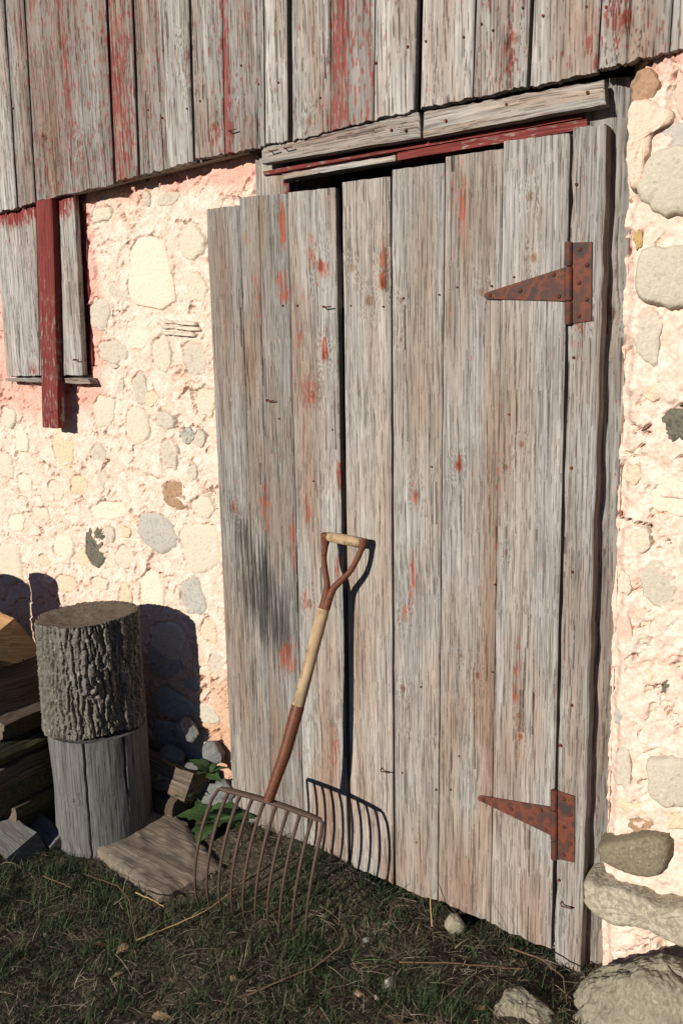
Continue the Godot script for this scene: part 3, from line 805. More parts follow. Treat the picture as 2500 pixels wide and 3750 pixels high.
func wall_back(m: Dictionary, rect: Rect2, z: float) -> void:
	var a := rect.position
	var b := rect.end
	for q in [[Vector3(a.x, a.y, -0.4), Vector3(b.x, a.y, -0.4), Vector3(b.x, b.y, -0.4), Vector3(a.x, b.y, -0.4)], [Vector3(a.x, b.y, z), Vector3(b.x, b.y, z), Vector3(b.x, b.y, -0.4), Vector3(a.x, b.y, -0.4)], [Vector3(a.x, a.y, z), Vector3(a.x, b.y, z), Vector3(a.x, b.y, -0.4), Vector3(a.x, a.y, -0.4)], [Vector3(b.x, a.y, z), Vector3(b.x, b.y, z), Vector3(b.x, b.y, -0.4), Vector3(b.x, a.y, -0.4)]]:
		sheet(m, 1, 1, func(u: float, w: float) -> Array:
			var p: Vector3 = (q[0] as Vector3).lerp(q[1], u).lerp((q[3] as Vector3).lerp(q[2], u), w)
			return [p, Vector2(u, w)])

func resample(pts: Array, n: int) -> Array:
	var c := Curve2D.new()
	for k in pts.size() + 1:
		var a: Vector2 = pts[(k - 1 + pts.size()) % pts.size()]
		var b: Vector2 = pts[(k + 1) % pts.size()]
		c.add_point(pts[k % pts.size()], (a - b) / 8.0, (b - a) / 8.0)
	var out := []
	var ln := c.get_baked_length()
	for k in n:
		var p := c.sample_baked(ln * k / n)
		out.append(p + Vector2(n2(p.x * 60.0, p.y * 60.0), n2(p.x * 60.0 + 9.0, p.y * 60.0)) * 0.003)
	return out

# ---------------------------------------------------------------- timber
# each: left edge at the foot, left edge higher up, red paint left, tone, foot, extra gap on its left
const SIDING := [[-3.25, 2.55, 0.1, 0.95], [-3.05, 2.55, 0.2, 0.95], [-2.84, 2.55, 0.1, 0.95], [-2.62, 2.55, 0.1, 0.95], [-2.44, 2.55, 0.2, 0.9], [-2.26, 2.55, 0.15, 1.0], [-2.10, 2.55, 0.1, 1.0], [-1.987, 2.687, 0.02, 1.05], [-1.891, 2.668, 0.16, 0.9], [-1.793, 2.648, 0.27, 0.86], [-1.415, 2.566, 0.40, 0.9], [-1.308, 2.543, 0.20, 0.88], [-1.193, 2.517, 0.04, 1.0], [-1.087, 2.494, 0.14, 0.92], [-0.97, 2.469, 0.2, 0.88], [-0.854, 2.441, 0.12, 0.95], [-0.826, 2.441, 0.0, 1.06], [-0.744, 2.417, 0.06, 0.96], [-0.616, 2.389, 0.36, 0.86], [-0.486, 2.359, 0.0, 1.05], [-0.365, 2.331, 0.02, 1.04], [-0.223, 2.299, 0.14, 0.97], [-0.09, 2.268, 0.06, 1.0], [0.065, 2.234, 0.18, 0.94], [0.127, 2.22, 0.16, 0.92], [0.209, 2.2, 0.05, 1.03], [0.36, 2.2, 0.1, 1.0], [0.52, 2.2, 0.1, 1.0], [0.68, 2.2, 0.1, 1.0], [0.86, 2.2, 0.1, 1.0], [1.04, 2.2, 0.1, 1.0], [1.26, 2.2, 0.1, 1.0]]
const SIDING_FOOT := [2.03, 2.03, 2.035, 2.04, 2.035, 2.04, 2.045, 2.043, 2.047, 2.055, 2.068, 2.074, 2.078, 2.086, 2.084, 2.082, 2.088, 2.084, 2.09, 2.094, 2.098, 2.1, 2.098, 2.103, 2.106, 2.11, 2.11, 2.11, 2.11, 2.11, 2.11, 2.11]
const SIDING_GAP := [0, 0, 0, 0, 0, 0, 0, 0.004, 0.006, 0.008, 0.013, 0.005, 0.003, 0.008, 0.001, 0.003, 0.004, 0.015, 0.002, 0.003, 0.014, 0.003, 0.006, 0.003, 0.001, 0.002, 0, 0, 0, 0, 0, 0]

func siding() -> void:
	var t := thing("board_siding", "weathered grey vertical barn siding with worn red paint above the door", "siding", Vector3(-1.0, 2.05, 0))
	var uv := func(p: Vector3) -> Vector2: return Vector2((p.x + 2.75) / 3.5, (3.1 - p.y) / 1.1)
	plank("sill_beam", M.grey, t, Vector2(-2.7, 2.32), Vector2(-0.92, 2.32), Vector2(-2.7, 2.03), Vector2(-0.92, 2.086), -0.011, 0.030, 0.0, 0.0, generic(true, 0.1, 0.4), 4, 2)
	for k in SIDING.size() - 1:
		var s: Array = SIDING[k]
		var e: Array = SIDING[k + 1]
		var g: float = SIDING_GAP[k]
		var g2: float = SIDING_GAP[k + 1]
		var ds := 0.035 if k > 6 and k < 25 else 0.02     # boards lean a little
		var z := 0.018 + rng.randf_range(-0.003, 0.004)
		var f: float = SIDING_FOOT[k]
		var dy: float = SIDING_FOOT[k + 1] - f
		var o := plank("board", M.siding, t, Vector2(s[0] + g * 0.5 + ds, 3.2), Vector2(e[0] - g2 * 0.5 + ds - 0.0012, 3.2), Vector2(s[0] + g * 0.5, f - 0.004), Vector2(e[0] - g2 * 0.5 - 0.0012, f + dy * 0.5 - 0.004), z, 0.022, 0.0, 0.008, uv, 24, 12, 0.0016, 0.002)
		for q in SIDING_NAILS:
			if q[0] > s[0] + 0.003 and q[0] <= e[0] + 0.003:
				nail(Vector3(q[0], q[1], z + 0.001), 0.0034, o)
		if k == 14:
			nail(Vector3(-0.945, 2.137, z), 0.003, o, true)

func generic(horizontal: bool, ox: float, oy: float) -> Callable:
	if horizontal:
		return func(p: Vector3) -> Vector2: return Vector2((p.y - p.z + ox) / 0.3, (p.x + oy) / 2.2)
	return func(p: Vector3) -> Vector2: return Vector2((p.x - p.z + ox) / 0.3, (p.y + oy) / 2.2)

func door_frame() -> void:
	var t := thing("door_frame", "rough grey timber door frame with nailed header boards and hewn hinge post", "door frame", Vector3(0.05, 0, -0.02))
	# header in two lengths
	var hd := [[[Vector2(-0.85, 2.082), Vector2(-0.366, 2.092), Vector2(-0.849, 2.040), Vector2(-0.364, 2.033)], 0.010], [[Vector2(-0.353, 2.09), Vector2(0.076, 2.082), Vector2(-0.356, 2.031), Vector2(0.08, 2.031)], 0.008]]
	for k in 2:
		var c: Array = hd[k][0]
		var o := plank("header_board", M.grey, t, c[0], c[1], c[2], c[3], hd[k][1], 0.03, 0.006, 0.002, generic(true, 0.03 + k * 0.13, k * 0.4), 30, 4, 0.004, 0.003)
		for q in HEADER_NAILS:
			if (q[0] > -0.36) == (k == 1):
				nail(Vector3(q[0], q[1], hd[k][1] + 0.002), 0.004, o)
		if k == 0:
			nail(Vector3(-0.81, 2.066, 0.01), 0.003, o, true)
			nail(Vector3(-0.762, 2.066, 0.01), 0.003, o, true)
	plank("lintel_strip", M.painted, t, Vector2(-0.87, 2.029), Vector2(0.02, 2.029), Vector2(-0.87, 2.019), Vector2(0.02, 2.019), -0.022, 0.02, 0.002, 0.002, func(p: Vector3) -> Vector2: return Vector2((p.y - 2.0) / 0.12, p.x / 0.9), 20, 2)
	plank("lintel", M.painted, t, Vector2(-0.45, 2.018), Vector2(0.03, 2.018), Vector2(-0.451, 1.998), Vector2(0.03, 1.998), -0.026, 0.05, 0.001, 0.001, func(p: Vector3) -> Vector2: return Vector2((p.y - 1.97) / 0.12, p.x / 0.9 + 0.3), 20, 2)
	plank("lintel_end", M.grey, t, Vector2(-0.80, 2.013), Vector2(-0.447, 2.011), Vector2(-0.80, 1.997), Vector2(-0.447, 1.996), -0.016, 0.04, 0.004, 0.002, generic(true, 0.2, 0.7), 20, 2)
	# the old post on the latch side, seen above the door
	plank("latch_post", M.grey, t, Vector2(-0.908, 2.07), Vector2(-0.815, 2.07), Vector2(-0.908, -0.1), Vector2(-0.815, -0.1), -0.035, 0.09, 0.002, 0.002, generic(false, 0.1, 0.3), 8, 12, 0.004, 0.004)
	plank("door_stop", M.painted, t, Vector2(-0.806, 1.99), Vector2(-0.788, 1.99), Vector2(-0.806, 0.1), Vector2(-0.788, 0.1), -0.028, 0.05, 0.002, 0.002, func(p: Vector3) -> Vector2: return Vector2((p.x + 0.85) / 0.12, p.y / 0.9), 3, 8)
	# jamb board that carries the hinges
	var jb := plank("jamb_board", M.grey, t, Vector2(0.010, 1.998), Vector2(0.083, 1.994), Vector2(0.012, -0.03), Vector2(0.081, -0.03), 0.004, 0.04, 0.012, 0.004, generic(false, 0.02, 0.1), 14, 40, 0.004, 0.002)
	for q in JAMB_NAILS:
		nail(Vector3(q[0], q[1], 0.006), 0.0042, jb)
	nail(Vector3(0.03, 0.15, 0.004), 0.003, jb, true)
	# hewn post behind it: a flat front and a cheek turned away from the door
	var m := mb()
	var prof := [Vector2(-0.01, -0.042), Vector2(0.076, -0.040), Vector2(0.088, -0.045), Vector2(0.108, -0.056), Vector2(0.132, -0.070), Vector2(0.140, -0.080), Vector2(0.138, -0.2), Vector2(-0.01, -0.2)]
	sheet(m, prof.size() * 3, 90, func(u: float, w: float) -> Array:
		var f := u * prof.size()
		var k := int(f) % prof.size()
		var q: Vector2 = prof[k].lerp(prof[(k + 1) % prof.size()], f - int(f))
		var y := lerpf(-0.1, 2.096, w)
		var d := 0.004 * n3(Vector3(q.x, y * 0.5, q.y), 14.0) + 0.002 * n3(Vector3(q.x * 4.0, y * 0.3, q.y * 4.0), 40.0)
		return [Vector3(q.x + d, y, q.y + d), Vector2((f * 0.05 + 0.1), (y + 0.1) / 2.2)], true)
	var ring := []
	for q in prof:
		ring.append(Vector3(q.x, 2.096, q.y))
	fan(m, ring, Vector3(0.06, 2.098, -0.11), func(p: Vector3) -> Vector2: return Vector2(p.x, p.z) * 3.0, Vector3(0.06, 1.0, -0.1))
	build(m, "hewn_post", M.grey, t)

func door() -> void:
	var t := thing("barn_door", "tall weathered plank barn door with flaking red paint and strap hinges", "door", Vector3(-0.53, 0.02, 0))
	var uv := func(p: Vector3) -> Vector2: return Vector2((p.x + 1.12) / 1.14, (2.05 - p.y) / 2.1)
	var b := [
		[-1.069, 1.949, -0.946, 1.947, -1.072, 0.02, -0.955, 0.03], [-0.944, 1.966, -0.873, 1.964, -0.953, 0.03, -0.909, 0.04], [-0.870, 1.962, -0.774, 1.957, -0.906, 0.04, -0.784, 0.05], [-0.769, 1.957, -0.617, 1.952, -0.780, 0.05, -0.621, 0.04],
		[-0.594, 1.961, -0.4525, 1.958, -0.611, 0.035, -0.467, 0.022], [-0.449, 1.973, -0.302, 1.968, -0.460, 0.02, -0.327, 0.018], [-0.300, 1.982, -0.1545, 1.980, -0.3245, 0.017, -0.168, 0.013], [-0.152, 1.994, 0.0025, 1.988, -0.165, 0.012, 0.002, -0.002]]
	var zs := [-0.004, -0.003, 0.0, 0.003, 0.002, 0.0, -0.001, 0.002]
	var planks := []
	for k in b.size():
		var q: Array = b[k]
		planks.append(plank("plank", M.door, t, Vector2(q[0], q[1]), Vector2(q[2], q[3]), Vector2(q[4], q[5]), Vector2(q[6], q[7]), zs[k], 0.024, 0.002, 0.012, uv, 12, 30, 0.0011, 0.0015))
	for p in DOOR_NAILS:
		for k in b.size():
			if p[0] > b[k][0] - 0.004 and p[0] < b[k][2] + 0.002:
				nail(Vector3(p[0], p[1], zs[k] + 0.0015), 0.0028, planks[k])
				break
	nail(Vector3(-0.655, 1.653, 0.003), 0.002, planks[3], true)
	nail(Vector3(-0.86, 1.405, 0.0), 0.002, planks[2], true)
	nail(Vector3(-0.495, 0.375, 0.002), 0.002, planks[4], true)
	# ledges across the back
	for y in [1.72, 0.95, 0.25]:
		plank("ledge", M.grey, t, Vector2(-1.03, y + 0.07), Vector2(-0.02, y + 0.07), Vector2(-1.03, y - 0.07), Vector2(-0.02, y - 0.07), -0.027, 0.003, 0.0, 0.0, generic(true, 0.1, y), 8, 4)
	hinge(t, 1.755, 1.580, 1.704, 1.630, Vector2(-0.189, 1.653), 0.0)
	hinge(t, 0.447, 0.265, 0.399, 0.323, Vector2(-0.196, 0.368), -0.004)

func hinge(t: Node, top: float, bottom: float, s_top: float, s_bot: float, tip: Vector2, dx: float) -> void:
	var h := Node3D.new()
	h.name = "hinge"
	t.add_child(h, true)
	var slab := func(pts: Array, z: float, th: float, called: String) -> void:
		var m := mb()
		var mid := Vector2.ZERO
		for p in pts:
			mid += p
		mid /= pts.size()
		var n: int = pts.size()
		# flat plate with eased edges
		sheet(m, n, 3, func(u: float, w: float) -> Array:
			var p: Vector2 = pts[int(round(u * n)) % n]
			var k := int(round(w * 3))
			var d := (mid - p).normalized() * (0.0007 if k == 2 else 0.0)
			var q := p + d if k < 3 else mid
			return [Vector3(q.x, q.y, z + [0.0, th - 0.0006, th, th][k]), q], Vector3(mid.x, mid.y, z))
		build(m, called, M.rust_hinge, h)
	slab.call([Vector2(tip.x - 0.006, tip.y), Vector2(tip.x - 0.003, tip.y + 0.006), Vector2(tip.x + 0.004, tip.y + 0.0085), Vector2(0.002 + dx, s_top), Vector2(0.002 + dx, s_bot), Vector2(tip.x + 0.004, tip.y - 0.0075), Vector2(tip.x - 0.003, tip.y - 0.006)], 0.0045, 0.0035, "strap")
	slab.call([Vector2(0.016 + dx, top), Vector2(0.060 + dx, top - 0.002), Vector2(0.064 + dx, bottom + 0.004), Vector2(0.020 + dx, bottom)], 0.006, 0.0035, "plate")
	var parts := [top + 0.002, top - 0.05, top - 0.052, bottom + 0.05, bottom + 0.048, bottom - 0.002]
	for k in 3:
		var lean := 0.004
		var x0: float = 0.009 + dx + lean * (top - parts[k * 2]) / (top - bottom)
		var x1: float = 0.009 + dx + lean * (top - parts[k * 2 + 1]) / (top - bottom)
		var r := 0.0088 if k != 1 else 0.0094
		var m := mb()
		tube(m, [Vector3(x0, parts[k * 2], 0.011), Vector3(x0, parts[k * 2] - 0.002, 0.011), Vector3(x1, parts[k * 2 + 1] + 0.002, 0.011), Vector3(x1, parts[k * 2 + 1], 0.011)], [r - 0.0015, r, r, r - 0.0015], 16)
		build(m, "knuckle", M.rust_hinge, h)
	var scr := []
	for f in [0.09, 0.29, 0.5, 0.71, 0.91]:
		scr.append(Vector3((0.033 if int(f * 10) % 5 == 0 or f > 0.8 or f == 0.5 else 0.050) + dx + 0.003 * f, lerpf(top, bottom, f), 0.0105))
	var sm := (s_top + s_bot) / 2.0
	for f in [0.05, 0.45]:
		scr.append(Vector3(lerpf(tip.x, 0.0, f), lerpf(tip.y, sm, f), 0.009))
	scr.append(Vector3(-0.025 + dx, lerpf(s_top, sm, 0.4), 0.009))
	scr.append(Vector3(-0.012 + dx, lerpf(s_bot, sm, 0.3), 0.009))
	for p in scr:
		var sp := SphereMesh.new()
		sp.radius = 0.0052
		sp.height = 0.007
		sp.radial_segments = 10
		sp.rings = 5
		var o := put(sp, "screw", M.rust_dark, h, p - org)
		o.rotation.x = PI / 2

func shutter() -> void:
	var t := thing("window_shutter", "grey board window shutter with a red painted upright batten", "shutter", Vector3(-1.85, 1.48, 0))
	var uv := func(p: Vector3) -> Vector2: return Vector2((p.x + 2.1) / 0.6, (2.09 - p.y) / 0.84)
	var b := [[-2.05, -2.066, -1.927, -1.985], [-1.922, -1.981, -1.822, -1.880], [-1.818, -1.876, -1.727, -1.783], [-1.723, -1.779, -1.634, -1.655]]
	for q in b:
		plank("board", M.shutter, t, Vector2(q[0], 2.062), Vector2(q[2], 2.062), Vector2(q[1], 1.482), Vector2(q[3], 1.482), -0.004 + rng.randf_range(-0.002, 0.002), 0.022, 0.0, 0.006, uv, 8, 10, 0.002, 0.002)
	var o := plank("batten", M.painted, t, Vector2(-1.785, 2.05), Vector2(-1.706, 2.05), Vector2(-1.846, 1.306), Vector2(-1.762, 1.303), 0.026, 0.030, 0.0, 0.006, func(p: Vector3) -> Vector2: return Vector2((p.x + 1.85 - (p.y - 1.3) * 0.07 - p.z * 0.5) / 0.12, (p.y - 1.3) / 0.9), 8, 14, 0.002, 0.002)
	nail(Vector3(-1.82, 1.33, 0.027), 0.003, o)
	nail(Vector3(-1.785, 1.36, 0.027), 0.003, o)
	nail(Vector3(-1.675, 1.535, -0.002), 0.002, t, true)
	# frame and sill set in the wall behind it
	t = thing("window_frame", "red painted window frame edge and split sill behind the shutter", "window frame", Vector3(-1.85, 1.46, -0.03))
	plank("side_post", M.painted, t, Vector2(-1.652, 2.06), Vector2(-1.628, 2.06), Vector2(-1.668, 1.482), Vector2(-1.645, 1.482), -0.042, 0.05, 0.0, 0.0, func(p: Vector3) -> Vector2: return Vector2((p.x + 1.7) / 0.12, p.y / 0.9), 3, 8)
	plank("sill", M.grey, t, Vector2(-2.075, 1.478), Vector2(-1.625, 1.474), Vector2(-2.073, 1.466), Vector2(-1.62, 1.452), -0.006, 0.07, 0.004, 0.004, generic(true, 0.1, 0.2), 20, 3, 0.003)
	plank("backing", M.grey, t, Vector2(-2.07, 2.06), Vector2(-1.652, 2.06), Vector2(-2.08, 1.482), Vector2(-1.668, 1.482), -0.034, 0.03, 0.0, 0.0, generic(false, 0.1, 0.2), 2, 2)

# ---------------------------------------------------------------- the fork
func fork() -> void:
	var t := thing("manure_fork", "ten-tined fork with wooden D-handle leaning against the barn door", "fork", Vector3(-0.68, 0.0, 0.3))
	var gl := Vector3(-0.6284, 1.0393, 0.058)
	var gr := Vector3(-0.5300, 1.0270, 0.036)
	var m := mb()
	var pts := []
	var rad := []
	for k in 11:
		var f := k / 10.0
		pts.append(gl.lerp(gr, f))
		rad.append(0.0125 + 0.0022 * sin(f * PI))
	tube(m, pts, rad, 18)
	build(m, "grip", M.ash, t)
	var left := [Vector3(-0.6310, 1.0480, 0.058), Vector3(-0.6315, 1.0380, 0.0585), Vector3(-0.6320, 1.0109, 0.0631), Vector3(-0.6330, 0.9807, 0.0685), Vector3(-0.6255, 0.9478, 0.0745), Vector3(-0.6165, 0.9157, 0.0806), Vector3(-0.6150, 0.8855, 0.0880), Vector3(-0.6205, 0.8400, 0.1010)]
	var right := [Vector3(-0.5270, 1.0380, 0.0350), Vector3(-0.5268, 1.0270, 0.0365), Vector3(-0.5277, 1.0105, 0.0440), Vector3(-0.5354, 0.9829, 0.0557), Vector3(-0.5514, 0.9508, 0.0665), Vector3(-0.5776, 0.9226, 0.0754), Vector3(-0.5985, 0.8950, 0.0844), Vector3(-0.6115, 0.8403, 0.1010)]
	var rs := [0.0125, 0.0145, 0.0085, 0.0075, 0.008, 0.0085, 0.010, 0.0125]
	for arm in [left, right]:
		m = mb()
		var c := Curve3D.new()
		for k in arm.size():
			var a: Vector3 = arm[maxi(0, k - 1)]
			var b: Vector3 = arm[mini(arm.size() - 1, k + 1)]
			c.add_point(arm[k], (a - b) / 6.0, (b - a) / 6.0)
		var q := []
		var r := []
		for k in 25:
			var f: float = k / 24.0 * (arm.size() - 1)
			q.append(c.sample(mini(int(f), arm.size() - 2), f - mini(int(f), arm.size() - 2)))
			r.append(lerpf(rs[mini(int(f), 6)], rs[mini(int(f) + 1, 7)], f - int(f)))
		tube(m, q, r, 12)
		build(m, "yoke_arm", M.yoke, t)
	m = mb()
	tube(m, [Vector3(-0.6160, 0.8480, 0.1000), Vector3(-0.6172, 0.8387, 0.1030), Vector3(-0.6225, 0.7830, 0.1240), Vector3(-0.6286, 0.7272, 0.1450), Vector3(-0.6350, 0.6620, 0.1700), Vector3(-0.6418, 0.5950, 0.1952)], [0.0165, 0.0170, 0.0168, 0.0166, 0.0168, 0.0170], 18)
	build(m, "handle", M.ash, t)
	m = mb()
	tube(m, [Vector3(-0.6414, 0.5990, 0.1940), Vector3(-0.6420, 0.5950, 0.1953), Vector3(-0.6548, 0.4750, 0.2420), Vector3(-0.6660, 0.4150, 0.2690), Vector3(-0.6790, 0.3560, 0.2880)], [0.0176, 0.0182, 0.0165, 0.0150, 0.0140], 18)
	build(m, "socket", M.yoke, t)
	var A := Vector3(-0.826, 0.370, 0.325)
	var B := Vector3(-0.535, 0.313, 0.235)
	var bd := (B - A).normalized()
	var H := Vector3(-0.095, -0.668, 0.265)
	H = (H - bd * H.dot(bd)).normalized()
	var O := -bd.cross(H)
	m = mb()
	var bp := []
	var br := []
	for k in 13:
		var f := k / 12.0
		bp.append(A.lerp(B, 0.03 + 0.94 * f) - H * 0.006 * sin(f * PI))
		br.append(0.0095 if k > 0 and k < 12 else 0.007)
	tube(m, bp, br, 12, Vector2(1.0, 0.8))
	build(m, "head_bar", M.tine, t)
	for k in 10:
		var f := k / 9.0
		var s := A.lerp(B, lerpf(0.0, 1.0, f))
		var e := 0.016 if k == 0 or k == 9 else 0.0
		var spread := bd * ((f - 0.5) * 0.02)
		m = mb()
		var q := bezier(s - H * 0.002 * (1.0 - e), s + H * 0.08 + O * 0.06 + spread * 0.5, s + H * 0.25 + O * 0.03 + spread, s + H * rng.randf_range(0.352, 0.366) - O * 0.12 + spread * 0.6 + bd * rng.randf_range(-0.004, 0.004), 18)
		if e > 0.0:
			var inn := bd * (0.018 if k == 0 else -0.018)
			q[0] = s + inn - H * 0.001
			q[1] = s + inn * 0.25 + (q[1] - s) * 0.35
		var r := []
		for j in q.size():
			r.append(lerpf(0.0052, 0.0018, (float(j) / q.size()) ** 1.6))
		tube(m, q, r, 8)
		build(m, "tine", M.tine, t)

# ---------------------------------------------------------------- logs
func stump() -> void:
	var c := Vector3(-1.43, 0.0, 0.22)
	var lowr := 0.157
	# the lower round: barkless silver wood with drying cracks, bark left on one side
	var t := thing("log_round", "barkless silver-grey upright log with long drying cracks", "log", Vector3(c.x, ground_y(c.x, c.z), c.z))
	var ct := [0.98, 0.18, 2.55]     # directions of the cracks
	var m := mb()
	var lower := func(a: float, f: float) -> Vector3:
		var y := lerpf(-0.01, 0.382, f) + 0.012 * sin(a + 0.6) * (1.0 - f)
		var r := lowr * (0.985 + 0.02 * n2(cos(a) * 1.3 + 4.0, sin(a) * 1.3 + f * 0.7) - 0.045 * exp(-((f - 0.06) / 0.06) ** 2) * (0.4 + 0.6 * absf(sin(a))))
		r -= 0.010 * exp(-((f - 0.5) / 0.4) ** 2) * smoothstep(1.4, 2.4, a) * smoothstep(3.6, 3.0, a)
		for k in 3:
			var w := 0.004 / lowr * (0.6 + 0.5 * f)
			var d: float = absf(wrapf(a - ct[k] - 0.02 * n2(f * 5.0, k * 9.0), -PI, PI)) / w
			if d < 1.0:
				r -= 0.016 * (1.0 - d) * (1.0 if k == 0 else smoothstep(0.35, 0.7, f))
		return Vector3(c.x + cos(a) * r, y, c.z + sin(a) * r)
	sheet(m, 520, 26, func(u: float, w: float) -> Array:
		var a := u * TAU - PI * 0.5
		return [lower.call(a, w), Vector2(a * 0.157 / 0.7, w * 0.4 / 0.5)], true)
	for e in [0.0, 1.0]:
		var ring := []
		for k in 60:
			ring.append(lower.call(TAU * k / 60.0, e))
		fan(m, ring, Vector3(c.x, 0.381 if e == 1.0 else 0.0, c.z), func(p: Vector3) -> Vector2: return Vector2(p.x, p.z), Vector3(c.x, 0.2, c.z))
	build(m, "wood", M.silver, t)
	m = mb()
	sheet(m, 40, 40, func(u: float, w: float) -> Array:
		var a := lerpf(2.35, 4.6, u)
		var lim := smoothstep(0.0, 0.12, u - 0.10 - 0.10 * n2(w * 5.0, 2.0) - 0.1 * (absf(w - 0.5))) * smoothstep(0.02, 0.06, 1.0 - u)
		var p: Vector3 = lower.call(a, lerpf(0.02, 0.93, w))
		var d := Vector3(cos(a), 0, sin(a))
		return [p + d * (-0.004 + 0.016 * lim + 0.005 * lim * n2(a * 9.0, w * 9.0)), Vector2(u, w)], c + Vector3(0, 0.2, 0))
	build(m, "bark", M.bark_moss, t)
	# the upper round: deep furrowed bark, a scar of a branch, sawn top
	t = thing("log_round", "furrowed-bark log round with a sawn top stacked on another log", "log", Vector3(c.x - 0.006, 0.392, c.z))
	var f1 := FastNoiseLite.new()
	f1.noise_type = FastNoiseLite.TYPE_CELLULAR
	f1.cellular_return_type = FastNoiseLite.RETURN_DISTANCE2_SUB
	f1.frequency = 1.0
	f1.seed = 9
	var r0 := 0.152
	var upper := func(a: float, f: float, raw: bool) -> Vector3:
		var y := lerpf(0.386, 0.745, f)
		y += (0.006 * sin(a * 2.0 + 0.4) + 0.004 * sin(a * 3.0) + 0.004) * (1.0 - f) + 0.006 * sin(a + 2.0) * f
		var s := a * r0
		var bark := 0.0
		if not raw:
			var wx := 0.012 * n2(s * 9.0, y * 7.0) + 0.004 * n2(s * 40.0, y * 20.0)
			var q := f1.get_noise_2d((s + wx) * 50.0, y * 7.0 + 0.6 * n2(s * 30.0, y * 12.0)) + 1.0
			bark = smoothstep(0.0, 0.40, q) * 0.0135 + 0.0035 * n2(s * 60.0, y * 45.0) + 0.002 * n2(s * 160.0, y * 120.0)
			var dk := Vector2(wrapf(a - 0.78, -PI, PI) * r0, (y - 0.575) * 0.9).length()
			bark += 0.018 * exp(-(dk / 0.035) ** 2) + 0.006 * sin(dk * 260.0) * exp(-(dk / 0.05) ** 2)
		var r := r0 - 0.012 + bark + 0.016 * n2(cos(a) * 0.9, sin(a) * 0.9 + 3.0) + 0.004 * (1.0 - f)
		return Vector3(c.x - 0.006 + cos(a) * r, y, c.z + sin(a) * r)
	m = mb()
	sheet(m, 420, 170, func(u: float, w: float) -> Array:
		return [upper.call(u * TAU - PI * 0.5, w, false), Vector2(u, w)], true)
	build(m, "bark", M.bark, t)
	for e in [0.0, 1.0]:
		m = mb()
		sheet(m, 140, 12, func(u: float, w: float) -> Array:
			var a := u * TAU
			var p: Vector3 = (upper.call(a, e, false) as Vector3)
			var mid := Vector3(c.x - 0.006, p.y, c.z)
			var q := mid.lerp(p, w * 0.999)
			var dish := 0.003 * n2(q.x * 20.0, q.z * 20.0) - 0.006 * smoothstep(0.9, 0.6, w)
			return [q + Vector3(0, dish if e == 1.0 else 0.0, 0), Vector2(q.x, q.z)], Vector3(c.x, 0.55, c.z))
		build(m, "sawn_end", M.end_grain, t)

# a stick of firewood from a to b. kind: 0 round, 1 half, 2 quarter; roll turns it about its axis
func firewood_log(label: String, a: Vector3, b: Vector3, r: float, kind: int, roll: float, wood_mat: Material, bark_mat: Material, group := "stacked firewood by the wall") -> void:
	var t := thing("firewood_log", label, "firewood", Vector3((a.x + b.x) / 2, minf(a.y, b.y) - r * 0.6, (a.z + b.z) / 2), group)
	var d := (b - a).normalized()
	var s := d.cross(Vector3.UP if absf(d.y) < 0.8 else Vector3.RIGHT).normalized().rotated(d, roll)
	var u2 := d.cross(s)
	var span: float = [TAU, PI, 1.75][kind]
	var sd := rng.randf() * 60.0
	var apex := Vector2(0, 0) if kind < 2 else Vector2(-0.1 * r, 0)
	var shift := Vector2(0, 0) if kind == 0 else Vector2(-0.42 * r, 0)
	var arc := func(f: float, w: float) -> Vector3:
		var an := (f - 0.5) * span
		var rr := r * (1.0 + 0.10 * n2(f * 3.0 + sd, w * 1.5) + 0.05 * n2(f * 14.0 + sd, w * 3.0))
		if kind == 0:
			rr = r * (1.0 + 0.06 * n2(cos(an) + sd, sin(an) + w))
		rr += 0.005 * n2(f * 34.0 + sd, w * 5.0) + 0.003 * n2(f * 90.0 + sd, w * 22.0)
		var p := Vector2(cos(an), sin(an)) * rr + shift
		return a.lerp(b, w) + s * p.x + u2 * p.y
	var m := mb()
	var inner := (a + b) / 2.0
	sheet(m, 56, 30, func(f: float, w: float) -> Array:
		return [arc.call(f, w), Vector2(f, w)], true if kind == 0 else inner)
	build(m, "bark", bark_mat, t)
	m = mb()
	var root := func(w: float) -> Vector3:
		var p := apex + shift + Vector2(0.05 * r * n2(w * 3.0, sd), 0.12 * r * n2(w * 3.0 + 7.0, sd))
		return a.lerp(b, w) + s * p.x + u2 * p.y
	if kind > 0:
		for e in [0.0, 1.0]:
			sheet(m, 6, 22, func(f: float, w: float) -> Array:
				var p: Vector3 = (root.call(w) as Vector3).lerp(arc.call(e, w), f)
				var nrm := d.cross((arc.call(e, 0.5) as Vector3) - (root.call(0.5) as Vector3)).normalized()
				if f > 0.01 and f < 0.99:
					p += nrm * (0.004 * n2(f * 9.0 + sd, w * 5.0) + 0.0015 * n2(f * 30.0 + sd, w * 8.0))
				return [p, Vector2((f * r + e * 0.1 + sd) / 0.25, w * a.distance_to(b) / 0.5)], inner + s * (r * 0.3))
	for e in [0.0, 1.0]:
		var ring := []
		for k in 21:
			ring.append(arc.call(k / 20.0, e))
		if kind > 0:
			ring.append(root.call(e))
		var mid := Vector3.ZERO
		for p in ring:
			mid += p
		mid /= ring.size()
		if kind == 0:
			m = mb()
		fan(m, ring, mid, func(p: Vector3) -> Vector2: return Vector2((p - a).dot(s) / 0.25, (p - a).dot(u2) / 1.2), inner)
		if kind == 0:
			build(m, "sawn_end", wood_mat, t)
	if kind > 0:
		build(m, "wood", wood_mat, t)

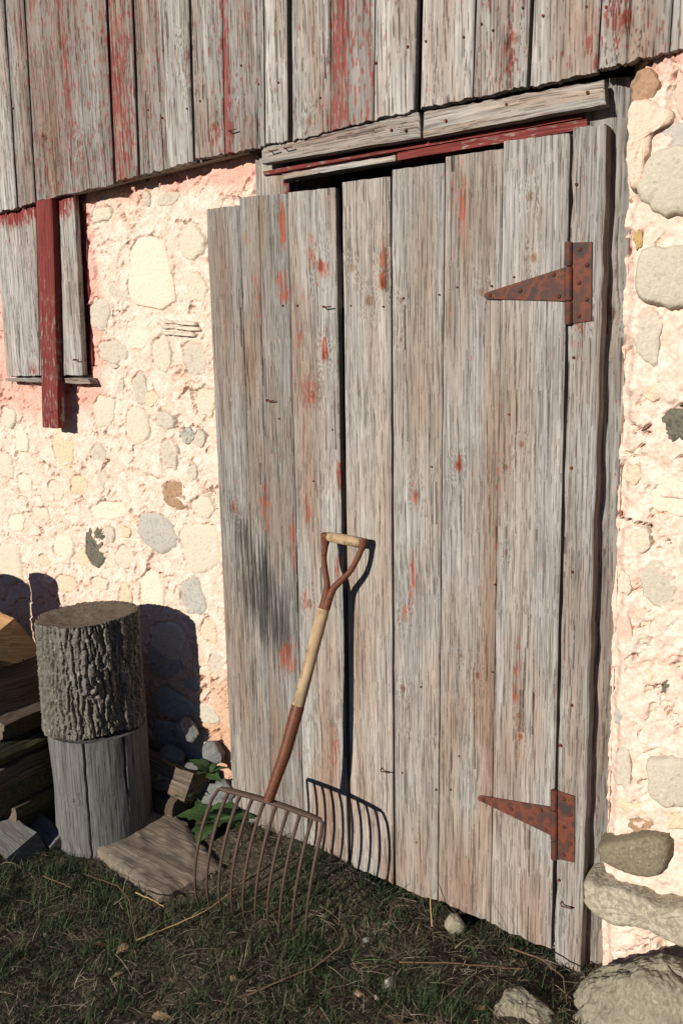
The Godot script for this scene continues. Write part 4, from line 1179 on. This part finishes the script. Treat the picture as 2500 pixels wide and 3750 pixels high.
func firewood() -> void:
	# the stack: logs laid square to the wall
	var rows := [[0.07, 2, 2.6], [0.155, 0, 0.0], [0.235, 2, 0.4], [0.315, 1, 1.2], [0.40, 2, 2.2], [0.48, 1, 0.3]]
	for k in rows.size():
		for j in 2:
			var x: float = -1.705 - 0.165 * j + (0.03 if k % 2 == 0 else 0.0) + rng.randf_range(-0.01, 0.01)
			var y: float = rows[k][0] + rng.randf_range(-0.008, 0.008)
			var z1 := 0.44 + rng.randf_range(-0.03, 0.05)
			var wm: Material = [M.split, M.moss_wood][(k + j) % 2] if k < 4 else M.split
			var bm: Material = M.bark_moss if k < 4 else M.bark_dark
			var kind: int = rows[(k + j) % rows.size()][1] if j > 0 else rows[k][1]
			var lab: String = "%s in the %s course of the stack, %s" % ["mossy split log" if k < 4 else "dark barked log", ["lowest", "second", "third", "fourth", "fifth", "sixth", "seventh", "top"][k], ["next to the stump", "one column away from the stump"][j]]
			firewood_log(lab, Vector3(x, y, -0.02), Vector3(x + rng.randf_range(-0.02, 0.02), y + rng.randf_range(-0.01, 0.01), z1), rng.randf_range(0.072, 0.084) if kind < 2 else 0.105, kind, float(rows[k][2]) + rng.randf_range(-0.3, 0.3) + j, wm, bm)
	# fresh tan piece on top and two more that throw the shadow on the wall
	firewood_log("fresh tan split log lying on top of the stack", Vector3(-2.06, 0.655, 0.24), Vector3(-1.685, 0.65, 0.33), 0.13, 2, 1.35, M.tan, M.bark_dark)
	firewood_log("tall round log standing at the end of the stack", Vector3(-2.09, -0.01, 0.40), Vector3(-2.09, 0.86, 0.40), 0.085, 0, 0.0, M.split, M.bark_dark)
	firewood_log("thicker, shorter round log standing beyond the tall one", Vector3(-2.28, -0.01, 0.38), Vector3(-2.28, 0.82, 0.38), 0.10, 0, 0.0, M.split, M.bark_dark)
	# loose pieces on the ground round the stump
	firewood_log("grey split log lying on the grass before the stack", Vector3(-2.02, 0.055, 0.36), Vector3(-1.50, 0.035, 0.45), 0.10, 2, 1.2, M.silver, M.bark_moss, "")
	firewood_log("narrow bluish split stick beside the stump foot", Vector3(-1.86, 0.04, 0.26), Vector3(-1.47, 0.025, 0.36), 0.05, 2, 1.4, M.silver, M.bark_dark, "")
	firewood_log("weathered split log poking out behind the stump", Vector3(-1.60, 0.19, 0.03), Vector3(-1.17, 0.165, 0.055), 0.085, 2, 1.9, M.split, M.bark_moss, "")
	firewood_log("dark log under the one poking out behind the stump", Vector3(-1.62, 0.07, 0.05), Vector3(-1.22, 0.07, 0.06), 0.06, 0, 0.0, M.split, M.bark_dark, "")
	# the flat slab at the foot of the stump
	var t := thing("wood_slab", "flat brown split slab on the grass between stump and fork", "wood slab", Vector3(-1.15, 0.0, 0.24))
	var m := mb()
	var q := [Vector3(-1.36, 0.04, 0.33), Vector3(-1.005, 0.022, 0.40), Vector3(-0.93, 0.034, 0.205), Vector3(-1.30, 0.075, 0.06)]
	var top := func(u: float, w: float) -> Vector3:
		var p: Vector3 = (q[0] as Vector3).lerp(q[1], u).lerp((q[3] as Vector3).lerp(q[2], u), w)
		var e := minf(minf(u, 1.0 - u), minf(w, 1.0 - w))
		p += Vector3(0.010 * n2(w * 4.0 + u, 3.0), 0.006 * n2(u * 5.0, w * 4.0) + 0.003 * n2(u * 8.0, w * 26.0) - 0.006 * smoothstep(0.04, 0.0, e), 0.012 * n2(u * 4.0, 8.0 + w))
		return p
	var suv := func(p: Vector3) -> Vector2: return Vector2((p.z + p.y * 0.3) / 0.5, p.x / 0.9 + 1.9)
	sheet(m, 34, 24, func(u: float, w: float) -> Array:
		var p: Vector3 = top.call(u, w)
		return [p, suv.call(p)])
	sheet(m, 2, 2, func(u: float, w: float) -> Array:
		var p: Vector3 = top.call(u, w)
		return [p - Vector3(0, 0.04, 0), suv.call(p)])
	for s in 4:
		sheet(m, 30, 3, func(u: float, w: float) -> Array:
			var p: Vector3 = top.call(u, 0.0) if s == 0 else (top.call(1.0, u) if s == 1 else (top.call(u, 1.0) if s == 2 else top.call(0.0, u)))
			p.y -= w * 0.04
			p += Vector3(n2(u * 20.0, w * 3.0), 0, n2(u * 20.0 + 5.0, w * 3.0)) * 0.003 * sin(w * PI)
			return [p, suv.call(p)])
	build(m, "slab", M.slab, t)

# ---------------------------------------------------------------- loose stones, plants, litter
func boulder(called: String, label: String, at: Vector3, r: Vector3, mat: Material, turn := 0.0, rough := 1.0, group := "") -> void:
	var t := thing(called, label, "stone", at - Vector3(0, r.y * 0.8, 0), group)
	var m := mb()
	var sd := rng.randf() * 90.0
	var big := maxf(r.x, r.z) > 0.06
	sheet(m, 120 if big else 18, 70 if big else 12, func(u: float, w: float) -> Array:
		var a := u * TAU
		var b := (w - 0.5) * PI
		var d := Vector3(cos(a) * cos(b), sin(b), sin(a) * cos(b))
		# flattened facets make it a broken stone rather than a ball
		var k := 1.0
		for f in 9:
			var fd := Vector3(sin(f * 2.4 + sd), cos(f * 1.7 + sd * 2.0), sin(f * 3.1 + sd * 3.0)).normalized()
			var q := d.dot(fd)
			if q > 0.05:
				k = minf(k, 0.76 / q)
		k *= 1.0 + rough * (0.10 * n3(d * 1.0 + Vector3(sd, 0, 0), 1.6) + 0.05 * n3(d + Vector3(sd, 0, 0), 5.0) + 0.022 * n3(d + Vector3(sd, 0, 0), 16.0))
		return [at + (d * k * r).rotated(Vector3.UP, turn), Vector2(u, w)], true)
	build(m, "rock", mat, t)

func loose_stones() -> void:
	boulder("boulder", "big pitted grey boulder at the foot of the stone wall", Vector3(0.31, 0.01, 0.13), Vector3(0.22, 0.16, 0.12), M.rock_B, 0.1, 1.2)
	boulder("boulder", "small dark boulder half sunk in the grass before the big one", Vector3(0.02, -0.035, 0.235), Vector3(0.085, 0.075, 0.07), M.rock_B, 0.6)
	boulder("field_stone", "grey stone chunk wedged under the foot of the door", Vector3(-0.255, -0.005, 0.035), Vector3(0.032, 0.035, 0.022), M.rock_B, 0.3, 0.6)
	var list := [[892, -0.286, 0.334, 0.022, "G", "pale flat pebble in the grass before the door"], [0, -0.10, 0.40, 0.016, "G", "rounded pale pebble near the small dark boulder"], [0, -0.62, 0.52, 0.014, "n", "round brownish pebble on bare soil"], [0, -0.42, 0.22, 0.013, "W", "grey pebble close to the fork tips"], [0, -0.33, 0.40, 0.014, "n", "rust-brown pebble beside a white one"], [0, -0.29, 0.385, 0.009, "b", "small white pebble beside a rust-brown one"]]
	for p in list:
		boulder("pebble", p[5], Vector3(p[1], ground_y(p[1], p[2]) + p[3] * 0.25, p[2]), Vector3(p[3], p[3] * 0.6, p[3] * 0.75), M["rock_" + p[4]], rng.randf() * 3.0)
	for q in [[-1.27, 0.30, -0.015, 0.062, "squarish blue-grey stone loose at the wall foot, highest of the rubble"], [-1.16, 0.25, -0.02, 0.05, "pale grey stone of the rubble nearest the door edge"], [-1.33, 0.20, 0.0, 0.055, "dark grey rubble stone half hidden by the stump"], [-1.22, 0.17, 0.005, 0.06, "broad grey rubble stone above the poking-out log"], [-1.10, 0.14, -0.005, 0.045, "small grey rubble stone beside the door edge"]]:
		boulder("field_stone", q[4], Vector3(q[0], q[1], q[2]), Vector3(q[3], q[3] * 0.75, 0.04), M.rock_W, rng.randf_range(-0.3, 0.3), 0.8)
	boulder("field_stone", "grey stone lying at the wall foot behind the leafy weed", Vector3(-1.14, 0.10, 0.0), Vector3(0.07, 0.05, 0.04), M.rock_W, 0.2, 0.5)

func leaf_mesh(length: float, width: float, droop: float, wave: float) -> Dictionary:
	var m := mb()
	var o := org
	org = Vector3.ZERO
	sheet(m, 8, 14, func(u: float, w: float) -> Array:
		var x := (u - 0.5) * 2.0
		var half := width * (sin(PI * w ** 0.75) ** 0.8 * (1.0 - 0.25 * w) + 0.015)
		half *= 1.0 + wave * n2(w * 8.0, x * 0.5 + 4.0)
		var y := -droop * w * w * length + 0.12 * absf(x) * half + wave * 0.10 * half * n2(w * 6.0 + x * 2.0, 9.0)
		return [Vector3(x * half, y, w * length), Vector2(u, w)])
	org = o
	return m

func plants() -> void:
	var spots := [[Vector3(-1.085, 0.06, 0.07), "broad-leaved green weed against the latch edge of the door", 7, 0.12], [Vector3(-1.30, 0.14, 0.03), "small green weed at the wall foot behind the stump", 6, 0.07], [Vector3(-1.20, 0.12, 0.06), "low green weed growing through the rubble by the wall", 8, 0.06], [Vector3(-1.13, 0.20, 0.04), "little green weed on the rubble close to the door", 6, 0.057], [Vector3(-0.14, -0.01, 0.14), "bright young seedling with two narrow leaves by the hinge post", 3, 0.05]]
	for s in spots:
		var t := thing("leafy_weed", s[1], "weed", s[0])
		for k in s[2]:
			var ln: float = s[3] * rng.randf_range(0.7, 1.15)
			var m := leaf_mesh(ln, ln * (0.46 if s[3] > 0.055 else 0.12), rng.randf_range(0.3, 0.8), 0.5)
			var save := org
			org = Vector3.ZERO
			var o := build(m, "leaf", M.leaf, t, Vector3.UP)
			org = save
			o.rotation = Vector3(-rng.randf_range(0.35, 0.95), TAU * k / s[2] + rng.randf_range(-0.3, 0.3), rng.randf_range(-0.3, 0.3))
			o.position = Vector3(0, rng.randf_range(0.0, 0.02), 0)

func blade(bend: float, seg: int) -> ArrayMesh:
	var st := SurfaceTool.new()
	st.begin(Mesh.PRIMITIVE_TRIANGLES)
	for k in seg + 1:
		var f := float(k) / seg
		var w := 0.5 * (1.0 - f ** 1.5) + 0.02
		var y := f * (1.0 - bend * f * 0.55)
		var z := bend * f * f * 0.8
		for s in [-1.0, 0.0, 1.0]:
			st.add_vertex(Vector3(s * w, y, z + 0.012 * w * absf(s)))
	for k in seg:
		for s in 2:
			var a := k * 3 + s
			for q in [a, a + 3, a + 1, a + 1, a + 3, a + 4]:
				st.add_index(q)
	st.generate_normals()
	return st.commit()

func scatter(called: String, label: String, category: String, mesh: Mesh, mat: Material, n: int, place: Callable) -> void:
	var mm := MultiMesh.new()
	mm.transform_format = MultiMesh.TRANSFORM_3D
	mm.use_colors = true
	mm.mesh = mesh
	var xs := []
	while xs.size() < n:
		var r = place.call()
		if r != null:
			xs.append(r)
	mm.instance_count = n
	for k in n:
		mm.set_instance_transform(k, xs[k][0])
		mm.set_instance_color(k, xs[k][1])
	var o := MultiMeshInstance3D.new()
	o.name = numbered(called)
	o.multimesh = mm
	o.material_override = mat
	add_child(o)
	o.set_meta("kind", "stuff")
	tag(o, label, category)

func open_spot():
	var x := rng.randf_range(-2.3, 0.6)
	var z := rng.randf_range(-0.02, 1.25)
	if Vector2(x + 1.43, z - 0.22).length() < 0.17 or (x < -1.6 and z < 0.5):
		return null
	if x > -1.38 and x < -0.95 and z > 0.06 and z < 0.39:
		return null
	if Vector2((x - 0.31) / 0.2, (z - 0.145) / 0.12).length() < 1.0 or Vector2(x - 0.02, z - 0.235).length() < 0.07:
		return null
	return Vector3(x, ground_y(x, z), z)

func litter() -> void:
	var greens := [Color(0.07, 0.12, 0.045), Color(0.09, 0.15, 0.05), Color(0.075, 0.105, 0.05), Color(0.13, 0.18, 0.07)]
	var tans := [Color(0.19, 0.15, 0.095), Color(0.26, 0.21, 0.14), Color(0.13, 0.10, 0.065), Color(0.36, 0.30, 0.21)]
	for v in 3:
		scatter("grass", ["short dark green turf blades over the soil", "arching green grass blades among the turf", "dry tan grass blades standing in the turf"][v], "grass", blade([0.25, 0.5, 0.3][v], 4), M.blade, [38000, 16000, 7000][v], func():
			var p = open_spot()
			if p == null:
				return null
			var dens := n2(p.x * 4.0 + v * 13.0, p.z * 4.0) + 0.5 * n2(p.x * 12.0, p.z * 12.0 + v)
			if dens < rng.randf_range(-0.35, 0.7):
				return null
			var h: float = rng.randf_range(0.010, 0.034) * (0.8 + 1.8 * maxf(0.0, dens))
			if v > 0:
				h *= 1.5
			if rng.randf() < 0.035:
				h *= rng.randf_range(1.8, 3.4)
			var lay := rng.randf_range(0.0, 1.1) if v < 2 else rng.randf_range(0.2, 1.45)
			var b := Basis(Vector3.UP, rng.randf() * TAU) * Basis(Vector3.RIGHT, lay) * Basis.from_scale(Vector3(rng.randf_range(0.0013, 0.0027), h, h))
			var c: Color = (greens if v < 2 else tans)[rng.randi() % 4]
			return [Transform3D(b, p - Vector3(0, 0.002, 0)), c * rng.randf_range(0.22, 0.62) * (1.9 if rng.randf() < 0.06 else 1.0)])
	scatter("straw", "loose tan straw and dead stems lying over the ground", "straw", blade(0.35, 3), M.blade, 5500, func():
		var p = open_spot()
		if p == null:
			return null
		if rng.randf() > 0.35 + 0.6 * smoothstep(-0.9, -0.2, p.x):
			return null
		var h := rng.randf_range(0.02, 0.09) * (1.7 if rng.randf() < 0.08 else 1.0)
		var b := Basis(Vector3.UP, rng.randf() * TAU) * Basis(Vector3.RIGHT, rng.randf_range(1.2, 1.6)) * Basis.from_scale(Vector3(rng.randf_range(0.0013, 0.0030), h, h))
		return [Transform3D(b, p + Vector3(0, rng.randf_range(0.003, 0.014), 0)), (tans[rng.randi() % 4] as Color) * rng.randf_range(0.5, 1.2)])
	var ball := SphereMesh.new()
	ball.radius = 0.5
	ball.height = 0.75
	ball.radial_segments = 7
	ball.rings = 4
	scatter("gravel", "fine grey gravel and grit in the bare soil", "gravel", ball, M.pebble, 2200, func():
		var p = open_spot()
		if p == null:
			return null
		var s := rng.randf_range(0.002, 0.006) * (2.0 if rng.randf() < 0.06 else 1.0)
		var b := Basis.from_euler(Vector3(rng.randf() * 3.0, rng.randf() * 3.0, rng.randf() * 3.0)) * Basis.from_scale(Vector3(s, s * 0.8, s * 1.3))
		var g := rng.randf_range(0.05, 0.26)
		return [Transform3D(b, p + Vector3(0, s * 0.2, 0)), Color(g, g * 0.95, g * 0.86)])
	# single stems and twigs that stand out
	var sticks := [
		["long bent straw-coloured stalk lying from the turf towards the fork", [Vector3(-0.913, 0.025, 0.567), Vector3(-0.878, 0.03, 0.498), Vector3(-0.827, 0.04, 0.404), Vector3(-0.816, 0.045, 0.305), Vector3(-0.819, 0.05, 0.209)], 0.0019, "stalk"],
		["thin brown stem rising from the end of the long stalk", [Vector3(-0.913, 0.02, 0.567), Vector3(-0.98, 0.026, 0.52), Vector3(-1.04, 0.034, 0.469), Vector3(-1.12, 0.036, 0.44), Vector3(-1.263, 0.03, 0.445)], 0.0016, "twig"],
		["pale straight twig lying in front of the grey split log", [Vector3(-1.36, 0.03, 0.516), Vector3(-1.30, 0.032, 0.515), Vector3(-1.241, 0.028, 0.509)], 0.0022, "twig"],
		["short pale twig between the slab and the long stalk", [Vector3(-1.064, 0.03, 0.428), Vector3(-1.0, 0.035, 0.432), Vector3(-0.947, 0.03, 0.432)], 0.002, "stalk"],
		["curved dead stem before the middle of the door", [Vector3(-0.546, 0.02, 0.571), Vector3(-0.497, 0.035, 0.498), Vector3(-0.447, 0.04, 0.422), Vector3(-0.41, 0.07, 0.35), Vector3(-0.42, 0.09, 0.317)], 0.0022, "twig"],
		["reddish brown twig lying near the hinge side of the door", [Vector3(-0.30, 0.01, 0.26), Vector3(-0.20, 0.018, 0.21), Vector3(-0.10, 0.015, 0.16), Vector3(-0.02, 0.02, 0.13)], 0.0023, "twig"],
		["dark twig tangled at the foot of the jamb", [Vector3(-0.09, 0.0, 0.05), Vector3(0.0, 0.02, 0.07), Vector3(0.07, 0.015, 0.10), Vector3(0.10, 0.0, 0.16)], 0.0027, "twig"],
		["pale dry stem leaning on the door foot", [Vector3(-0.30, 0.0, 0.08), Vector3(-0.315, 0.05, 0.06), Vector3(-0.33, 0.09, 0.035)], 0.0020, "stalk"],
	]
	for s in sticks:
		var t := thing("dry_stem", s[0], "stem", s[1][0])
		var m := mb()
		var c := Curve3D.new()
		for k in s[1].size():
			var a: Vector3 = s[1][maxi(0, k - 1)]
			var b: Vector3 = s[1][mini(s[1].size() - 1, k + 1)]
			c.add_point(s[1][k], (a - b) / 7.0, (b - a) / 7.0)
		var pts := []
		var rad := []
		for k in 15:
			var p := c.sample_baked(c.get_baked_length() * k / 14.0)
			pts.append(p + Vector3(n2(k * 0.7, 1.0), n2(k * 0.7, 5.0), n2(k * 0.7, 9.0)) * 0.003)
			rad.append(s[2] * (1.0 - 0.4 * k / 14.0))
		tube(m, pts, rad, 6)
		build(m, "stem", M[s[3]], t)
	# dead leaves
	for k in 9:
		var p := Vector3([-1.02, -0.93, -0.86, -0.55, -0.2, -1.5, -0.7, -0.36, -0.05][k], 0, [0.62, 0.58, 0.66, 0.62, 0.45, 0.75, 0.72, 0.52, 0.3][k])
		p.y = ground_y(p.x, p.z) + 0.012
		var t := thing("dead_leaf", "small curled grey-brown dead leaf " + ["below the bend of the long stalk", "at the foot of the long stalk", "on bare soil beyond the long stalk", "between the fork and the curved dead stem", "beside the pebbles near the boulder", "in the turf before the grey split log", "on the turf far out from the fork", "beside the rust-brown pebble", "next to the small dark boulder"][k], "leaf", p, "dead leaves on the ground")
		var save := org
		org = Vector3.ZERO
		var o := build(leaf_mesh(rng.randf_range(0.03, 0.05), rng.randf_range(0.009, 0.014), 0.3, 0.8), "blade", M.dry, t, Vector3.UP)
		org = save
		o.rotation = Vector3(rng.randf_range(-0.3, 0.3), rng.randf() * TAU, rng.randf_range(-0.5, 0.5))
